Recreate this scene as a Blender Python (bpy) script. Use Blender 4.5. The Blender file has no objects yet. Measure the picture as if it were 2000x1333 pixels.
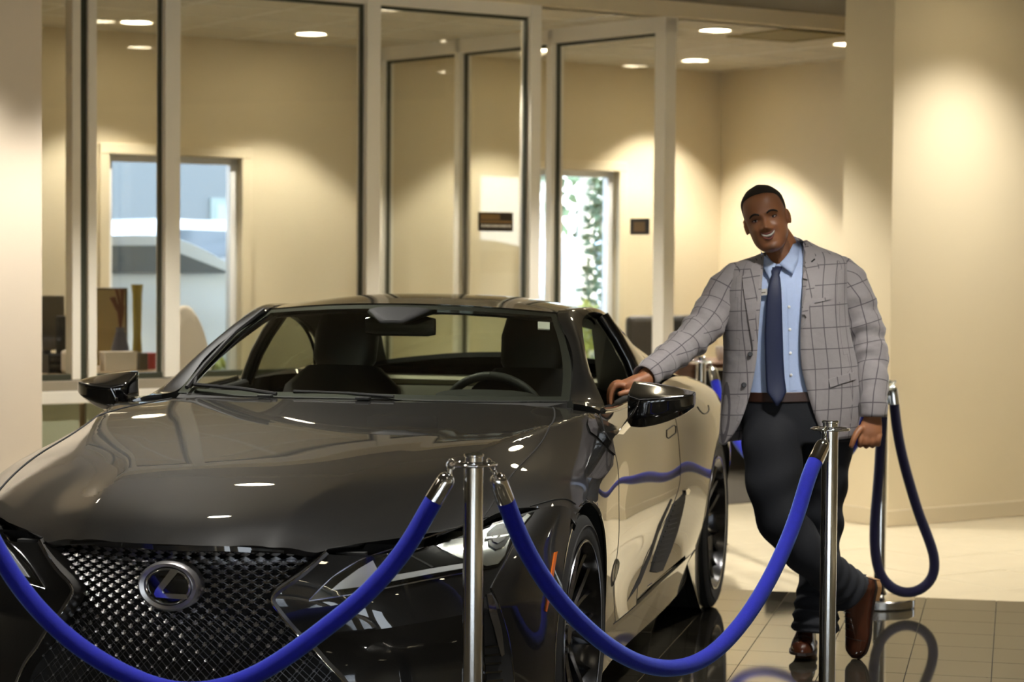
import bpy, bmesh, math, random
import numpy as np
from mathutils import Vector, Matrix, Quaternion
from mathutils.bvhtree import BVHTree
R = math.radians
random.seed(7)
sc = bpy.context.scene
COL = sc.collection

# ------------------------------------------------------------------ camera
FPX, PITCH, CAMH, ROLL = 4250.0, .0387, 1.49, .0077
cam_d = bpy.data.cameras.new('camera')
cam = bpy.data.objects.new('camera', cam_d); COL.objects.link(cam)
cam_d.sensor_width = 36; cam_d.lens = FPX / 2000 * 36
cam_d.clip_start = .1; cam_d.clip_end = 300
cam.matrix_world = (Matrix.Translation((0, 0, CAMH)) @ Matrix.Rotation(R(90) - PITCH, 4, 'X') @ Matrix.Rotation(ROLL, 4, 'Z'))
cam_d.dof.use_dof = True; cam_d.dof.focus_distance = 6.6; cam_d.dof.aperture_fstop = 4.0
sc.camera = cam
# ------------------------------------------------------------------ colour, world
vs = sc.view_settings
sc.display_settings.display_device = 'sRGB'
vs.view_transform = 'Standard'; vs.look = 'None'; vs.gamma = 1; vs.use_curve_mapping = False
vs.exposure = 1.22
try:
    sc.cycles.use_denoising = True
    sc.cycles.max_bounces = 10; sc.cycles.transparent_max_bounces = 24
    sc.cycles.glossy_bounces = 6; sc.cycles.diffuse_bounces = 4; sc.cycles.transmission_bounces = 8
    sc.cycles.caustics_reflective = False; sc.cycles.caustics_refractive = False
    sc.cycles.sample_clamp_indirect = 6
except Exception: pass
w = bpy.data.worlds.new('sky'); sc.world = w; w.use_nodes = True
wn = w.node_tree.nodes; wl = w.node_tree.links
bg = wn['Background']
tc = wn.new('ShaderNodeTexCoord'); sx = wn.new('ShaderNodeSeparateXYZ'); wl.new(tc.outputs['Generated'], sx.inputs[0])
rp = wn.new('ShaderNodeValToRGB'); wl.new(sx.outputs['Z'], rp.inputs[0])
rp.color_ramp.elements[0].position = .0; rp.color_ramp.elements[0].color = (.86, .92, 1, 1)
rp.color_ramp.elements[1].position = .6; rp.color_ramp.elements[1].color = (.45, .65, 1, 1)
wl.new(rp.outputs[0], bg.inputs[0]); bg.inputs[1].default_value = 3.6

NEUT = (1.0, .965, .90)
# lights of the rooms -------------------------------------------------------
WARM = (1.0, .935, .82)
SHOW_W, OFF_W, SPOT_DEG = 165, 82, 96
def downlight_lamp(x, y, z, power, size=SPOT_DEG, blend=.32, col=WARM, r=.09):
    d = bpy.data.lights.new('downlight_lamp', 'SPOT'); d.energy = power; d.color = col
    d.spot_size = R(size); d.spot_blend = blend; d.shadow_soft_size = r
    o = bpy.data.objects.new('downlight_lamp', d); COL.objects.link(o)
    o.location = (x, y, z)
    return o

# ------------------------------------------------------------------ helpers
def proj(P):
    X, Y, Z = P[0], P[1], P[2] - CAMH
    c, s = math.cos(PITCH), math.sin(PITCH)
    d = Y * c - Z * s; v = Y * s + Z * c
    x, y = FPX * X / d, -FPX * v / d
    return 1000 + math.cos(ROLL) * x - math.sin(ROLL) * y, 666.5 + math.sin(ROLL) * x + math.cos(ROLL) * y
def ray(u, v):
    x, y = u - 1000, v - 666.5
    cr, sr = math.cos(ROLL), math.sin(ROLL)
    x, y = cr * x + sr * y, -sr * x + cr * y
    d = (x / FPX, 1.0, -y / FPX); c, s = math.cos(PITCH), math.sin(PITCH)
    return Vector((d[0], d[1] * c + d[2] * s, -d[1] * s + d[2] * c))
def W(u, v, ax, val):
    """the point of the place that the photograph shows at (u, v), on the plane ax = val"""
    o = Vector((0, 0, CAMH)); r = ray(u, v); i = 'xyz'.index(ax)
    return o + r * ((val - o[i]) / r[i])

def lin(c):
    return tuple((x / 12.92 if x <= .04045 else ((x + .055) / 1.055) ** 2.4) for x in c)
def srgb(r, g, b): return lin((r / 255, g / 255, b / 255))

MATS = {}
def mat(name, col=(.8, .8, .8), rough=.5, metal=0., coat=0., coat_rough=.03, noise=0., nscale=20., bump=0., bscale=200., sheen=0., emit=None, emis=1., spec=.5, aniso=0., coat_ior=1.5, trans=0., alpha=1.):
    if name in MATS: return MATS[name]
    m = bpy.data.materials.new(name); m.use_nodes = True
    n, l = m.node_tree.nodes, m.node_tree.links
    b = n['Principled BSDF']
    b.inputs['Base Color'].default_value = (*col[:3], 1); b.inputs['Roughness'].default_value = rough
    b.inputs['Metallic'].default_value = metal; b.inputs['Coat Weight'].default_value = coat
    b.inputs['Coat Roughness'].default_value = coat_rough; b.inputs['Coat IOR'].default_value = coat_ior
    b.inputs['Specular IOR Level'].default_value = spec; b.inputs['Sheen Weight'].default_value = sheen
    b.inputs['Anisotropic'].default_value = aniso; b.inputs['Transmission Weight'].default_value = trans
    b.inputs['Alpha'].default_value = alpha
    if emit: b.inputs['Emission Color'].default_value = (*emit, 1); b.inputs['Emission Strength'].default_value = emis
    if noise or bump:
        t = n.new('ShaderNodeTexCoord')
    if noise:
        nt = n.new('ShaderNodeTexNoise'); nt.inputs['Scale'].default_value = nscale; nt.inputs['Detail'].default_value = 4
        l.new(t.outputs['Object'], nt.inputs['Vector'])
        mx = n.new('ShaderNodeMix'); mx.data_type = 'RGBA'
        mx.inputs['A'].default_value = (*[c * (1 - noise) for c in col[:3]], 1)
        mx.inputs['B'].default_value = (*[min(1, c * (1 + noise)) for c in col[:3]], 1)
        l.new(nt.outputs['Fac'], mx.inputs['Factor']); l.new(mx.outputs['Result'], b.inputs['Base Color'])
    if bump:
        n2 = n.new('ShaderNodeTexNoise'); n2.inputs['Scale'].default_value = bscale; n2.inputs['Detail'].default_value = 3
        l.new(t.outputs['Object'], n2.inputs['Vector'])
        bp = n.new('ShaderNodeBump'); bp.inputs['Strength'].default_value = bump; bp.inputs['Distance'].default_value = .002
        l.new(n2.outputs['Fac'], bp.inputs['Height']); l.new(bp.outputs['Normal'], b.inputs['Normal'])
    MATS[name] = m
    return m

def glass_mat(name, tint=(1, 1, 1), refl=1.0, ior=1.5, rough=0.0):
    """thin pane: see-through with a Fresnel reflection"""
    m = bpy.data.materials.new(name); m.use_nodes = True
    n, l = m.node_tree.nodes, m.node_tree.links
    n.remove(n['Principled BSDF']); out = n['Material Output']
    tr = n.new('ShaderNodeBsdfTransparent'); tr.inputs[0].default_value = (*tint, 1)
    gl = n.new('ShaderNodeBsdfGlossy'); gl.inputs['Roughness'].default_value = rough
    gl.inputs[0].default_value = (refl, refl, refl, 1)
    ge = n.new('ShaderNodeNewGeometry'); dt = n.new('ShaderNodeVectorMath'); dt.operation = 'DOT_PRODUCT'
    l.new(ge.outputs['Incoming'], dt.inputs[0]); l.new(ge.outputs['Normal'], dt.inputs[1])
    def M_(op, a_, b_=None, *k):
        q = n.new('ShaderNodeMath'); q.operation = op
        for i, x in enumerate((a_, b_)):
            if x is None: continue
            if isinstance(x, (int, float)): q.inputs[i].default_value = x
            else: l.new(x, q.inputs[i])
        return q.outputs[0]
    f0 = ((ior - 1) / (ior + 1)) ** 2
    fc = M_('ADD', M_('MULTIPLY', M_('POWER', M_('SUBTRACT', 1.0, M_('ABSOLUTE', dt.outputs['Value'])), 5.0), 1 - f0), f0)
    mx = n.new('ShaderNodeMixShader'); l.new(fc, mx.inputs[0]); l.new(tr.outputs[0], mx.inputs[1]); l.new(gl.outputs[0], mx.inputs[2])
    l.new(mx.outputs[0], out.inputs[0]); MATS[name] = m
    return m

def mesh_obj(name, verts, faces, m=None, parent=None, smooth=False, uvs=None, autosmooth=None):
    me = bpy.data.meshes.new(name); me.from_pydata([tuple(v) for v in verts], [], faces); me.validate(); me.update()
    if uvs is not None:
        ul = me.uv_layers.new(name='UVMap')
        idx = np.zeros(len(me.loops), np.int32); me.loops.foreach_get('vertex_index', idx)
        ul.data.foreach_set('uv', np.asarray(uvs, np.float32)[idx].ravel())
    o = bpy.data.objects.new(name, me); COL.objects.link(o)
    if m: me.materials.append(m)
    if smooth:
        me.polygons.foreach_set('use_smooth', [True] * len(me.polygons))
        if autosmooth: me.set_sharp_from_angle(angle=R(autosmooth))
    if parent: o.parent = parent
    return o
def bm_obj(name, bm, m=None, parent=None, smooth=False, autosmooth=None):
    me = bpy.data.meshes.new(name); bm.normal_update(); bm.to_mesh(me); bm.free()
    o = bpy.data.objects.new(name, me); COL.objects.link(o)
    if m:
        for q in (m if isinstance(m, (list, tuple)) else [m]): me.materials.append(q)
    if smooth:
        me.polygons.foreach_set('use_smooth', [True] * len(me.polygons))
        if autosmooth: me.set_sharp_from_angle(angle=R(autosmooth))
    if parent: o.parent = parent
    return o
def empty(name, loc=(0, 0, 0), rz=0., label=None, cat=None, group=None):
    o = bpy.data.objects.new(name, None); COL.objects.link(o); o.location = loc; o.rotation_euler = (0, 0, rz)
    tag(o, label, cat, group)
    return o
def tag(o, label=None, cat=None, group=None, kind=None):
    if label: o['label'] = label
    if cat: o['category'] = cat
    if group: o['group'] = group
    if kind: o['kind'] = kind
    return o
def structure(o): o['kind'] = 'structure'; return o
def link_copy(src, parent=None, loc=None, rot=None):
    c = src.copy(); COL.objects.link(c)
    if parent: c.parent = parent
    if loc is not None: c.location = loc
    if rot is not None: c.rotation_euler = rot
    return c
def copy_tree(o, parent=None):
    c = o.copy(); COL.objects.link(c); c.parent = parent
    for ch in list(o.children): copy_tree(ch, c)
    return c

def add_box(bm, c, s, rz=0., bev=0., mi=0):
    g = bmesh.ops.create_cube(bm, size=1.0)
    vs_ = g['verts']
    M = Matrix.Translation(c) @ Matrix.Rotation(rz, 4, 'Z') @ Matrix.Diagonal((*s, 1))
    bmesh.ops.transform(bm, matrix=M, verts=vs_)
    if bev:
        es = list({e for v in vs_ for e in v.link_edges})
        bmesh.ops.bevel(bm, geom=es, offset=bev, segments=2, affect='EDGES', profile=.5)
    return bm
def box(name, c, s, m, parent=None, rz=0., bev=0.):
    bm = bmesh.new(); add_box(bm, c, s, rz, bev); return bm_obj(name, bm, m, parent)
def lathe(name, prof, m, parent=None, n=48, loc=(0, 0, 0), smooth=True, autosmooth=35, axis='Z'):
    v, f = [], []
    for i in range(n):
        a_ = 2 * math.pi * i / n; c, s = math.cos(a_), math.sin(a_)
        for r, z in prof:
            p = (r * c, r * s, z)
            if axis == 'Y': p = (r * c, z, r * s)
            if axis == 'X': p = (z, r * c, r * s)
            v.append((p[0] + loc[0], p[1] + loc[1], p[2] + loc[2]))
    k = len(prof)
    for i in range(n):
        for j in range(k - 1):
            a0, b0 = i * k + j, ((i + 1) % n) * k + j
            f.append((a0, b0, b0 + 1, a0 + 1))
    return mesh_obj(name, v, f, m, parent, smooth, autosmooth=autosmooth)

class CS:
    """natural cubic spline through (x, y) with x increasing"""
    def __init__(s, x, y):
        x = np.asarray(x, float); y = np.asarray(y, float)
        if y.ndim == 1: y = y[:, None]
        n = len(x); h = np.diff(x); A = np.eye(n); B = np.zeros((n, y.shape[1]))
        for i in range(1, n - 1):
            A[i, i - 1], A[i, i], A[i, i + 1] = h[i - 1], 2 * (h[i - 1] + h[i]), h[i]
            B[i] = 6 * ((y[i + 1] - y[i]) / h[i] - (y[i] - y[i - 1]) / h[i - 1])
        s.m = np.linalg.solve(A, B); s.x, s.y, s.h = x, y, h
    def __call__(s, t):
        t = np.clip(np.atleast_1d(np.asarray(t, float)), s.x[0], s.x[-1])
        i = np.clip(np.searchsorted(s.x, t) - 1, 0, len(s.h) - 1); h = s.h[i][:, None]
        a_ = (s.x[i + 1] - t)[:, None]; b_ = (t - s.x[i])[:, None]
        return (s.m[i] * a_**3 + s.m[i + 1] * b_**3) / (6 * h) + (s.y[i] / h - s.m[i] * h / 6) * a_ + (s.y[i + 1] / h - s.m[i + 1] * h / 6) * b_
def spline3(pts, n, closed=False):
    P = np.asarray(pts, float)
    d = np.r_[0, np.cumsum(np.maximum(1e-6, np.linalg.norm(np.diff(P, axis=0), axis=1)))]
    return CS(d, P)(np.linspace(0, d[-1], n))

def frames(P):
    """parallel-transport frames along a polyline"""
    P = np.asarray(P, float); T = np.gradient(P, axis=0); T /= np.linalg.norm(T, axis=1)[:, None]
    up = np.array([0, 0, 1.]) if abs(T[0][2]) < .9 else np.array([0, 1., 0])
    N = [np.cross(up, T[0])]; N[0] /= np.linalg.norm(N[0])
    for i in range(1, len(P)):
        v = N[-1] - T[i] * np.dot(N[-1], T[i]); N.append(v / np.linalg.norm(v))
    N = np.array(N); Bn = np.cross(T, N)
    return T, N, Bn
def tube_data(P, rad, k=10, caps=True, sq=None):
    P = np.asarray(P, float); n = len(P); rad = np.broadcast_to(np.asarray(rad, float), (n,))
    T, N, Bn = frames(P); v, f = [], []
    for i in range(n):
        for j in range(k):
            a_ = 2 * math.pi * j / k
            v.append(P[i] + rad[i] * (math.cos(a_) * N[i] + (sq or 1) * math.sin(a_) * Bn[i]))
    for i in range(n - 1):
        for j in range(k):
            f.append((i * k + j, i * k + (j + 1) % k, (i + 1) * k + (j + 1) % k, (i + 1) * k + j))
    if caps: f.append(tuple(range(k))[::-1]); f.append(tuple((n - 1) * k + j for j in range(k)))
    return v, f
def tube(name, P, rad, m, parent=None, k=10, caps=True, smooth=True, sq=None):
    v, f = tube_data(P, rad, k, caps, sq); return mesh_obj(name, v, f, m, parent, smooth, autosmooth=50)
def join_data(lst):
    V, Fc = [], []
    for v, f in lst:
        o = len(V); V += [tuple(q) for q in v]; Fc += [tuple(i + o for i in q) for q in f]
    return V, Fc
def box_data(c, s):
    x, y, z = s[0] / 2, s[1] / 2, s[2] / 2
    v = [(c[0] + i * x, c[1] + j * y, c[2] + k * z) for i in (-1, 1) for j in (-1, 1) for k in (-1, 1)]
    return v, [(0, 1, 3, 2), (4, 6, 7, 5), (0, 4, 5, 1), (2, 3, 7, 6), (0, 2, 6, 4), (1, 5, 7, 3)]
def grid_faces(nu, nv, closed_u=False):
    f = []
    for j in range(nv - 1):
        for i in range(nu - (0 if closed_u else 1)):
            i2 = (i + 1) % nu
            f.append((j * nu + i, j * nu + i2, (j + 1) * nu + i2, (j + 1) * nu + i))
    return f
def point_in(poly, x, y):
    c = False; n = len(poly); j = n - 1
    for i in range(n):
        xi, yi = poly[i][:2]; xj, yj = poly[j][:2]
        if (yi > y) != (yj > y) and x < (xj - xi) * (y - yi) / (yj - yi) + xi: c = not c
        j = i
    return c
def poly_tris(poly, maxlen):
    """a 2-D polygon cut into small triangles"""
    bm = bmesh.new(); n = len(poly); pts = []
    for i in range(n):
        p, q = Vector(poly[i][:2]), Vector(poly[(i + 1) % n][:2]); k = max(1, int((q - p).length / maxlen))
        for j in range(k): pts.append(p.lerp(q, j / k))
    vs_ = [bm.verts.new((p.x, p.y, 0)) for p in pts]
    f = bm.faces.new(vs_); bmesh.ops.triangulate(bm, faces=[f])
    for _ in range(6):
        es = [e for e in bm.edges if e.calc_length() > maxlen * 1.6]
        if not es: break
        bmesh.ops.subdivide_edges(bm, edges=es, cuts=1); bmesh.ops.triangulate(bm, faces=[x for x in bm.faces if len(x.verts) > 3])
    bmesh.ops.beautify_fill(bm, faces=bm.faces[:], edges=[e for e in bm.edges if not e.is_boundary])
    bm.verts.index_update()
    V = [(v.co.x, v.co.y) for v in bm.verts]; Fc = [tuple(v.index for v in f.verts) for f in bm.faces]
    B = [(e.verts[0].index, e.verts[1].index) for e in bm.edges if e.is_boundary]
    bm.free(); return V, Fc, B
# ------------------------------------------------------------------ the room
TH = R(33.5); UX = Vector((math.cos(TH), math.sin(TH))); NX = Vector((-math.sin(TH), math.cos(TH)))
S0 = Vector((.047, 13.55))
def tq(t, q): p = S0 + UX * t + NX * q; return (p.x, p.y)
def t_at(px, q):
    """t where the picture column px meets the line q = const (at eye level)"""
    k = (px - 1000 - 1.3) / FPX
    a_ = S0 + NX * q
    return (k * a_.y - a_.x) / (UX.x - k * UX.y)
def rbox(name, t0, t1, q0, q1, z0, z1, m, parent=None, bev=0.):
    c = tq((t0 + t1) / 2, (q0 + q1) / 2)
    return box(name, (c[0], c[1], (z0 + z1) / 2), (t1 - t0, q1 - q0, z1 - z0), m, parent, TH, bev)
OC, SCEIL = 3.05, 3.15
M_wall = mat('cream_paint', srgb(219, 205, 174), .62, noise=.02, nscale=3, bump=.12, bscale=260)
M_wall2 = mat('pinkish_column_paint', srgb(214, 199, 178), .6, noise=.02, nscale=3, bump=.12, bscale=260)
M_ceil = mat('ceiling_white', srgb(212, 204, 184), .8, noise=.03, nscale=30)
M_alu = mat('painted_aluminium', srgb(236, 230, 216), .38)
M_gask = mat('dark_gasket', srgb(56, 58, 44), .5)
M_rail = mat('grey_rail', srgb(150, 140, 122), .45)
M_glass = glass_mat('window_glass', (.982, .988, .974), ior=1.45)
M_frost = mat('green_tinted_panel', srgb(165, 168, 140), .25)
M_base = mat('baseboard_tile', srgb(212, 198, 168), .3)
M_carpet = mat('carpet', srgb(66, 60, 50), .95, noise=.25, nscale=150, bump=.4, bscale=600)
M_emit = mat('lamp_diffuser', (.9, .85, .7), .5, emit=(1, .86, .6), emis=14)
M_ring = mat('white_trim_ring', srgb(225, 220, 205), .4)
M_light_tile = mat('cream_floor_tile', srgb(208, 195, 166), .22, noise=.05, nscale=6)
M_grout_l = mat('cream_grout', srgb(205, 188, 152), .8)
M_dark_tile = mat('dark_polished_tile', srgb(46, 43, 36), .05, noise=.12, nscale=9, spec=.75)
M_reflect_tile = mat('dark_reflection_tile', srgb(30, 28, 24), .05, noise=.1, nscale=9, spec=.75)  # tile colour darkened to stand in for a chair's broken reflection
M_grout_d = mat('dark_grout', srgb(30, 27, 22), .8)
M_white = mat('white_paint', srgb(235, 235, 235), .4)

# floor slab and tiles ------------------------------------------------------
YAW = R(13.1); CA = Vector((-math.sin(YAW), -math.cos(YAW))); CL = Vector((math.cos(YAW), -math.sin(YAW)))
CP0 = Vector((-.69, 6.66))
def c2w(x, y, z=0.): p = CP0 + CA * x + CL * y; return Vector((p.x, p.y, z))
def w2c(P): d = Vector((P[0], P[1])) - CP0; return Vector((d.dot(CA), d.dot(CL), P[2]))
CROT = math.atan2(CA.y, CA.x)
fl = box('floor', (0, 1.75, -.06), (26, 30.5, .1), M_grout_l); structure(fl)
PADX0 = -3.392
pad_c = c2w((PADX0 + 9) / 2, -.6)
pad = box('floor_2', (pad_c.x, pad_c.y, -.0545), (9 - PADX0, 9.6, .1), M_grout_d, None, CROT); structure(pad)
def tile_mesh(name, s, th, m):
    bm = bmesh.new(); h = s / 2; b = .0006
    v = [bm.verts.new((i * (h - b), j * (h - b), 0)) for i, j in ((-1, -1), (1, -1), (1, 1), (-1, 1))]
    v2 = [bm.verts.new((i * h, j * h, -b)) for i, j in ((-1, -1), (1, -1), (1, 1), (-1, 1))]
    v3 = [bm.verts.new((i * h, j * h, -th)) for i, j in ((-1, -1), (1, -1), (1, 1), (-1, 1))]
    bm.faces.new(v)
    for A_, B_ in ((v, v2), (v2, v3)):
        for i in range(4): bm.faces.new((A_[i], B_[i], B_[(i + 1) % 4], A_[(i + 1) % 4]))
    bmesh.ops.recalc_face_normals(bm, faces=bm.faces)
    me = bpy.data.meshes.new(name); bm.to_mesh(me); bm.free(); me.materials.append(m); return me
TS = .302
me_d = tile_mesh('floor_tile', TS - .0026, .006, M_dark_tile); me_k = tile_mesh('reflection_floor_tile', TS - .0026, .006, M_reflect_tile)
rest_v, rest_f = [], []
rnd = random.Random(3)
for i in range(40):
    for j in range(-18, 13):
        cx, cy = PADX0 + TS * (i + .5), 1.202 + TS * (j + .5)
        p = c2w(cx, cy); u, v = proj(p) if p.y > 1 else (-9999, 0)
        tilt = (rnd.uniform(-.0005, .0005), rnd.uniform(-.0005, .0005))
        if -150 < u < 2150 and v < 1480 and i < 12 and j > -5:
            o = bpy.data.objects.new('floor_tile', me_k if (i, j) in ((0, -1), (1, 0), (2, -1)) else me_d); COL.objects.link(o)
            o.location = (p.x, p.y, 0); o.rotation_euler = (tilt[0], tilt[1], CROT)
            o.parent = pad; o.matrix_parent_inverse = (Matrix.Translation(pad.location) @ Matrix.Rotation(0, 4, 'Z')).inverted()
        else:
            h = TS / 2 - .0015; k = len(rest_v)
            rest_v += [tuple(c2w(cx + a_ * h, cy + b_ * h, -.0002)) for a_, b_ in ((-1, -1), (-1, 1), (1, 1), (1, -1))]
            rest_v += [tuple(c2w(cx + a_ * h, cy + b_ * h, -.0055)) for a_, b_ in ((-1, -1), (-1, 1), (1, 1), (1, -1))]
            rest_f += [(k, k + 1, k + 2, k + 3)[::1]] + [(k + q, k + 4 + q, k + 4 + (q + 1) % 4, k + (q + 1) % 4) for q in range(4)]
bm = bmesh.new(); bm.from_mesh(mesh_obj('tmp', rest_v, rest_f).data); bpy.data.objects.remove(bpy.data.objects['tmp'])
bmesh.ops.recalc_face_normals(bm, faces=bm.faces)
rest = bm_obj('tiling', bm, M_dark_tile, pad); rest['kind'] = 'stuff'
pad_inv = (Matrix.Translation(pad.location) @ pad.rotation_euler.to_matrix().to_4x4()).inverted()
for ch in pad.children: ch.matrix_parent_inverse = Matrix.Identity(4)
me_l = tile_mesh('light_floor_tile', .452, .006, M_light_tile)
lt_v, lt_f = [], []
for i in range(-24, 26):
    for j in range(-60, 16):
        p = Vector(tq(i * .455, j * .455)); c = w2c((p.x, p.y, 0))
        if c.x > PADX0 - .30 and c.y < 4.6 + .3: continue
        if p.y < -13 or p.y > 16.5 or abs(p.x) > 12: continue
        u, v = proj((p.x, p.y, 0)) if p.y > 1 else (-9999, 0)
        if 1380 < u < 2080 and v < 1230 and p.y < 14.2:
            o = bpy.data.objects.new('floor_tile', me_l); COL.objects.link(o)
            o.location = (p.x, p.y, rnd.uniform(-.0006, 0)); o.rotation_euler = (rnd.uniform(-.001, .001), rnd.uniform(-.001, .001), TH); o.parent = fl
        else:
            k = len(lt_v); h = .2255
            lt_v += [(*tq(i * .455 + a_ * h, j * .455 + b_ * h), -.0003) for a_, b_ in ((-1, -1), (1, -1), (1, 1), (-1, 1))]
            lt_f += [(k, k + 1, k + 2, k + 3)]
lt = mesh_obj('tiling', lt_v, lt_f, M_light_tile, fl); lt['kind'] = 'stuff'
# cut strip that closes the light floor along the pad's edge
e0, e1 = c2w(PADX0 - .004, -5.2, 0), c2w(PADX0 - .004, 4.6, 0); e2, e3 = c2w(PADX0 - .62, 4.6, 0), c2w(PADX0 - .62, -5.2, 0)
cs = mesh_obj('edge_tiles', [(q.x, q.y, -.0012) for q in (e0, e1, e2, e3)], [(0, 1, 2, 3)], M_light_tile, fl); cs['kind'] = 'stuff'
cp = rbox('floor_3', -4.6, 4.1, -1.05, 3.1, -.01, .004, M_carpet); structure(cp)

# walls ---------------------------------------------------------------------
BQ = 3.05
W1 = (t_at(212, BQ), t_at(470, BQ)); W2 = (t_at(1028, BQ), t_at(1205, BQ)); WZ = 2.19
bmw = bmesh.new()
def bw(t0, t1, z0, z1):
    c = tq((t0 + t1) / 2, BQ + .08); add_box(bmw, (c[0], c[1], (z0 + z1) / 2), (t1 - t0, .16, z1 - z0), TH)
bw(-4.6, W1[0], 0, OC); bw(W1[1], W2[0], 0, OC); bw(W2[1], 4.2, 0, OC)
for a_ in (W1, W2): bw(a_[0], a_[1], WZ, OC); bw(a_[0], a_[1], 0, .12)
structure(bm_obj('wall_back', bmw, M_wall))
structure(rbox('wall_office_right', 4.05, 4.2, -1.6, BQ, 0, OC, M_wall))
structure(rbox('wall_office_left', -4.75, -4.6, 0, BQ, 0, OC, M_wall))
rw = structure(rbox('wall_right', .90, 8.0, -2.36, -1.96, 0, SCEIL, M_wall))
structure(rbox('column', -4.9, t_at(82.5, -.9), -.9, .25, 0, SCEIL, M_wall2))
structure(rbox('baseboard_right', .885, 8.0, -2.375, -1.945, 0, .092, M_base, bev=.004))
structure(rbox('baseboard_office_right', 4.03, 4.06, -1.6, BQ, 0, .1, M_base)); structure(rbox('baseboard_back', W2[1] + .1, 4.05, BQ - .02, BQ + .01, 0, .1, M_base))
structure(rbox('bulkhead_wall', -4.9, 4.2, -.07, .07, OC + .0, SCEIL, M_wall))
structure(rbox('ceiling_office', -4.9, 4.3, .0, BQ + .2, OC, OC + .1, M_ceil))
structure(rbox('ceiling_corridor', .95, 9, -1.96, .0, OC + .02, OC + .1, M_ceil)) if False else None
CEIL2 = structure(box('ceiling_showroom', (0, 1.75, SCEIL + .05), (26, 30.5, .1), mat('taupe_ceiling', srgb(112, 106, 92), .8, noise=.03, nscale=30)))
structure(box('wall_left', (-8, 1.5, SCEIL / 2), (.2, 29, SCEIL), mat('taupe_wall', srgb(150, 140, 122), .7))); structure(box('wall_far_right', (8.5, 1.5, SCEIL / 2), (.2, 29, SCEIL), M_wall))
structure(rbox('wall_end_right', 4.2, 9, -.1, .1, 0, SCEIL, M_wall)); structure(rbox('wall_end_left', -10, -4.7, -.1, .1, 0, SCEIL, M_wall))
# glazed front of the showroom, behind the camera
FY = -13.0; FWIN = [-6.6, -3.2, .2, 3.6]; FWW = 2.1
bmf = bmesh.new(); edges = [-8.0] + [v for x in FWIN for v in (x, x + FWW)] + [8.5]
for i in range(0, len(edges), 2): add_box(bmf, ((edges[i] + edges[i + 1]) / 2, FY, SCEIL / 2), (edges[i + 1] - edges[i], .2, SCEIL))
add_box(bmf, (0, FY, 2.95), (17, .2, .4)); add_box(bmf, (0, FY, .2), (17, .2, .4))
structure(bm_obj('wall_front', bmf, M_wall))
for i, x0 in enumerate(FWIN):
    structure(box('window_%d' % (i + 5), (x0 + FWW / 2, FY, 1.575), (FWW, .01, 2.35), M_glass))
    pl = bpy.data.lights.new('sky_portal', 'AREA'); pl.shape = 'RECTANGLE'; pl.size = FWW; pl.size_y = 2.35
    try: pl.cycles.is_portal = True
    except Exception: pass
    po = bpy.data.objects.new('sky_portal', pl); COL.objects.link(po); po.location = (x0 + FWW / 2, FY - .1, 1.575); po.rotation_euler = (R(90), 0, R(180))

# storefront ------------------------------------------------------------------
def mullion(par, c, ang, w_, d_, z0, z1, gl=True):
    """one upright: aluminium post with a dark gasket at the left of it"""
    o = box('mullion', (c[0], c[1], (z0 + z1) / 2), (w_, d_, z1 - z0), M_alu, par, ang, .004)
    if gl:
        ux = Vector((math.cos(ang), math.sin(ang)))
        for s in ((-1, 1) if gl is True else (gl,)):
            p = Vector(c) + ux * s * (w_ / 2 + .007)
            box('gasket', (p.x, p.y, (z0 + z1) / 2), (.014, .030, z1 - z0), M_gask, o, ang)
    return o
SILL = .80
T1, T2, T3, T0 = t_at(329, 0), t_at(719, 0), t_at(1034, 0), t_at(161, 0)
sf = empty('window_1'); structure(sf)
for t_, w_ in ((T1, .092), (T2, .092), (T3, .075)): mullion(sf, tq(t_, 0), TH, w_, .125, SILL, OC, -1 if t_ == T3 else True)
mj = mullion(sf, tq(T0 - .052, .0), TH, .05, .1, SILL, OC, False); mullion(sf, tq(T0 + .042, .0), TH, .05, .1, SILL, OC, False)
rbox('gasket', T0 - .027, T0 + .018, -.02, .02, SILL, OC, M_gask, sf)
rbox('head_rail', -4.6, T3 + .04, -.05, .05, OC - .075, OC, M_alu, sf); rbox('head_gasket', -4.6, T3, -.012, .012, OC - .095, OC - .075, M_gask, sf)
rbox('sill_gasket', -4.6, T3, -.03, .03, SILL - .005, SILL + .028, M_gask, sf)
rbox('sill_rail', -4.6, T3 + .03, -.065, .065, SILL - .06, SILL - .005, M_rail, sf, .004); rbox('sill_ledge', -4.6, T3 + .03, -.075, .075, SILL - .13, SILL - .06, M_alu, sf, .004)
for a_, b_ in ((-4.6, T0), (T0, T1), (T1, T2), (T2, T3)):
    rbox('pane', a_ + .03, b_ - .03, -.004, .004, SILL, OC - .08, M_glass, sf)
    rbox('lower_panel', a_ + .02, b_ - .02, -.012, .012, .1, SILL - .13, M_frost, sf)
rbox('bottom_rail', -4.6, T3 + .03, -.06, .06, 0, .1, M_alu, sf)
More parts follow.
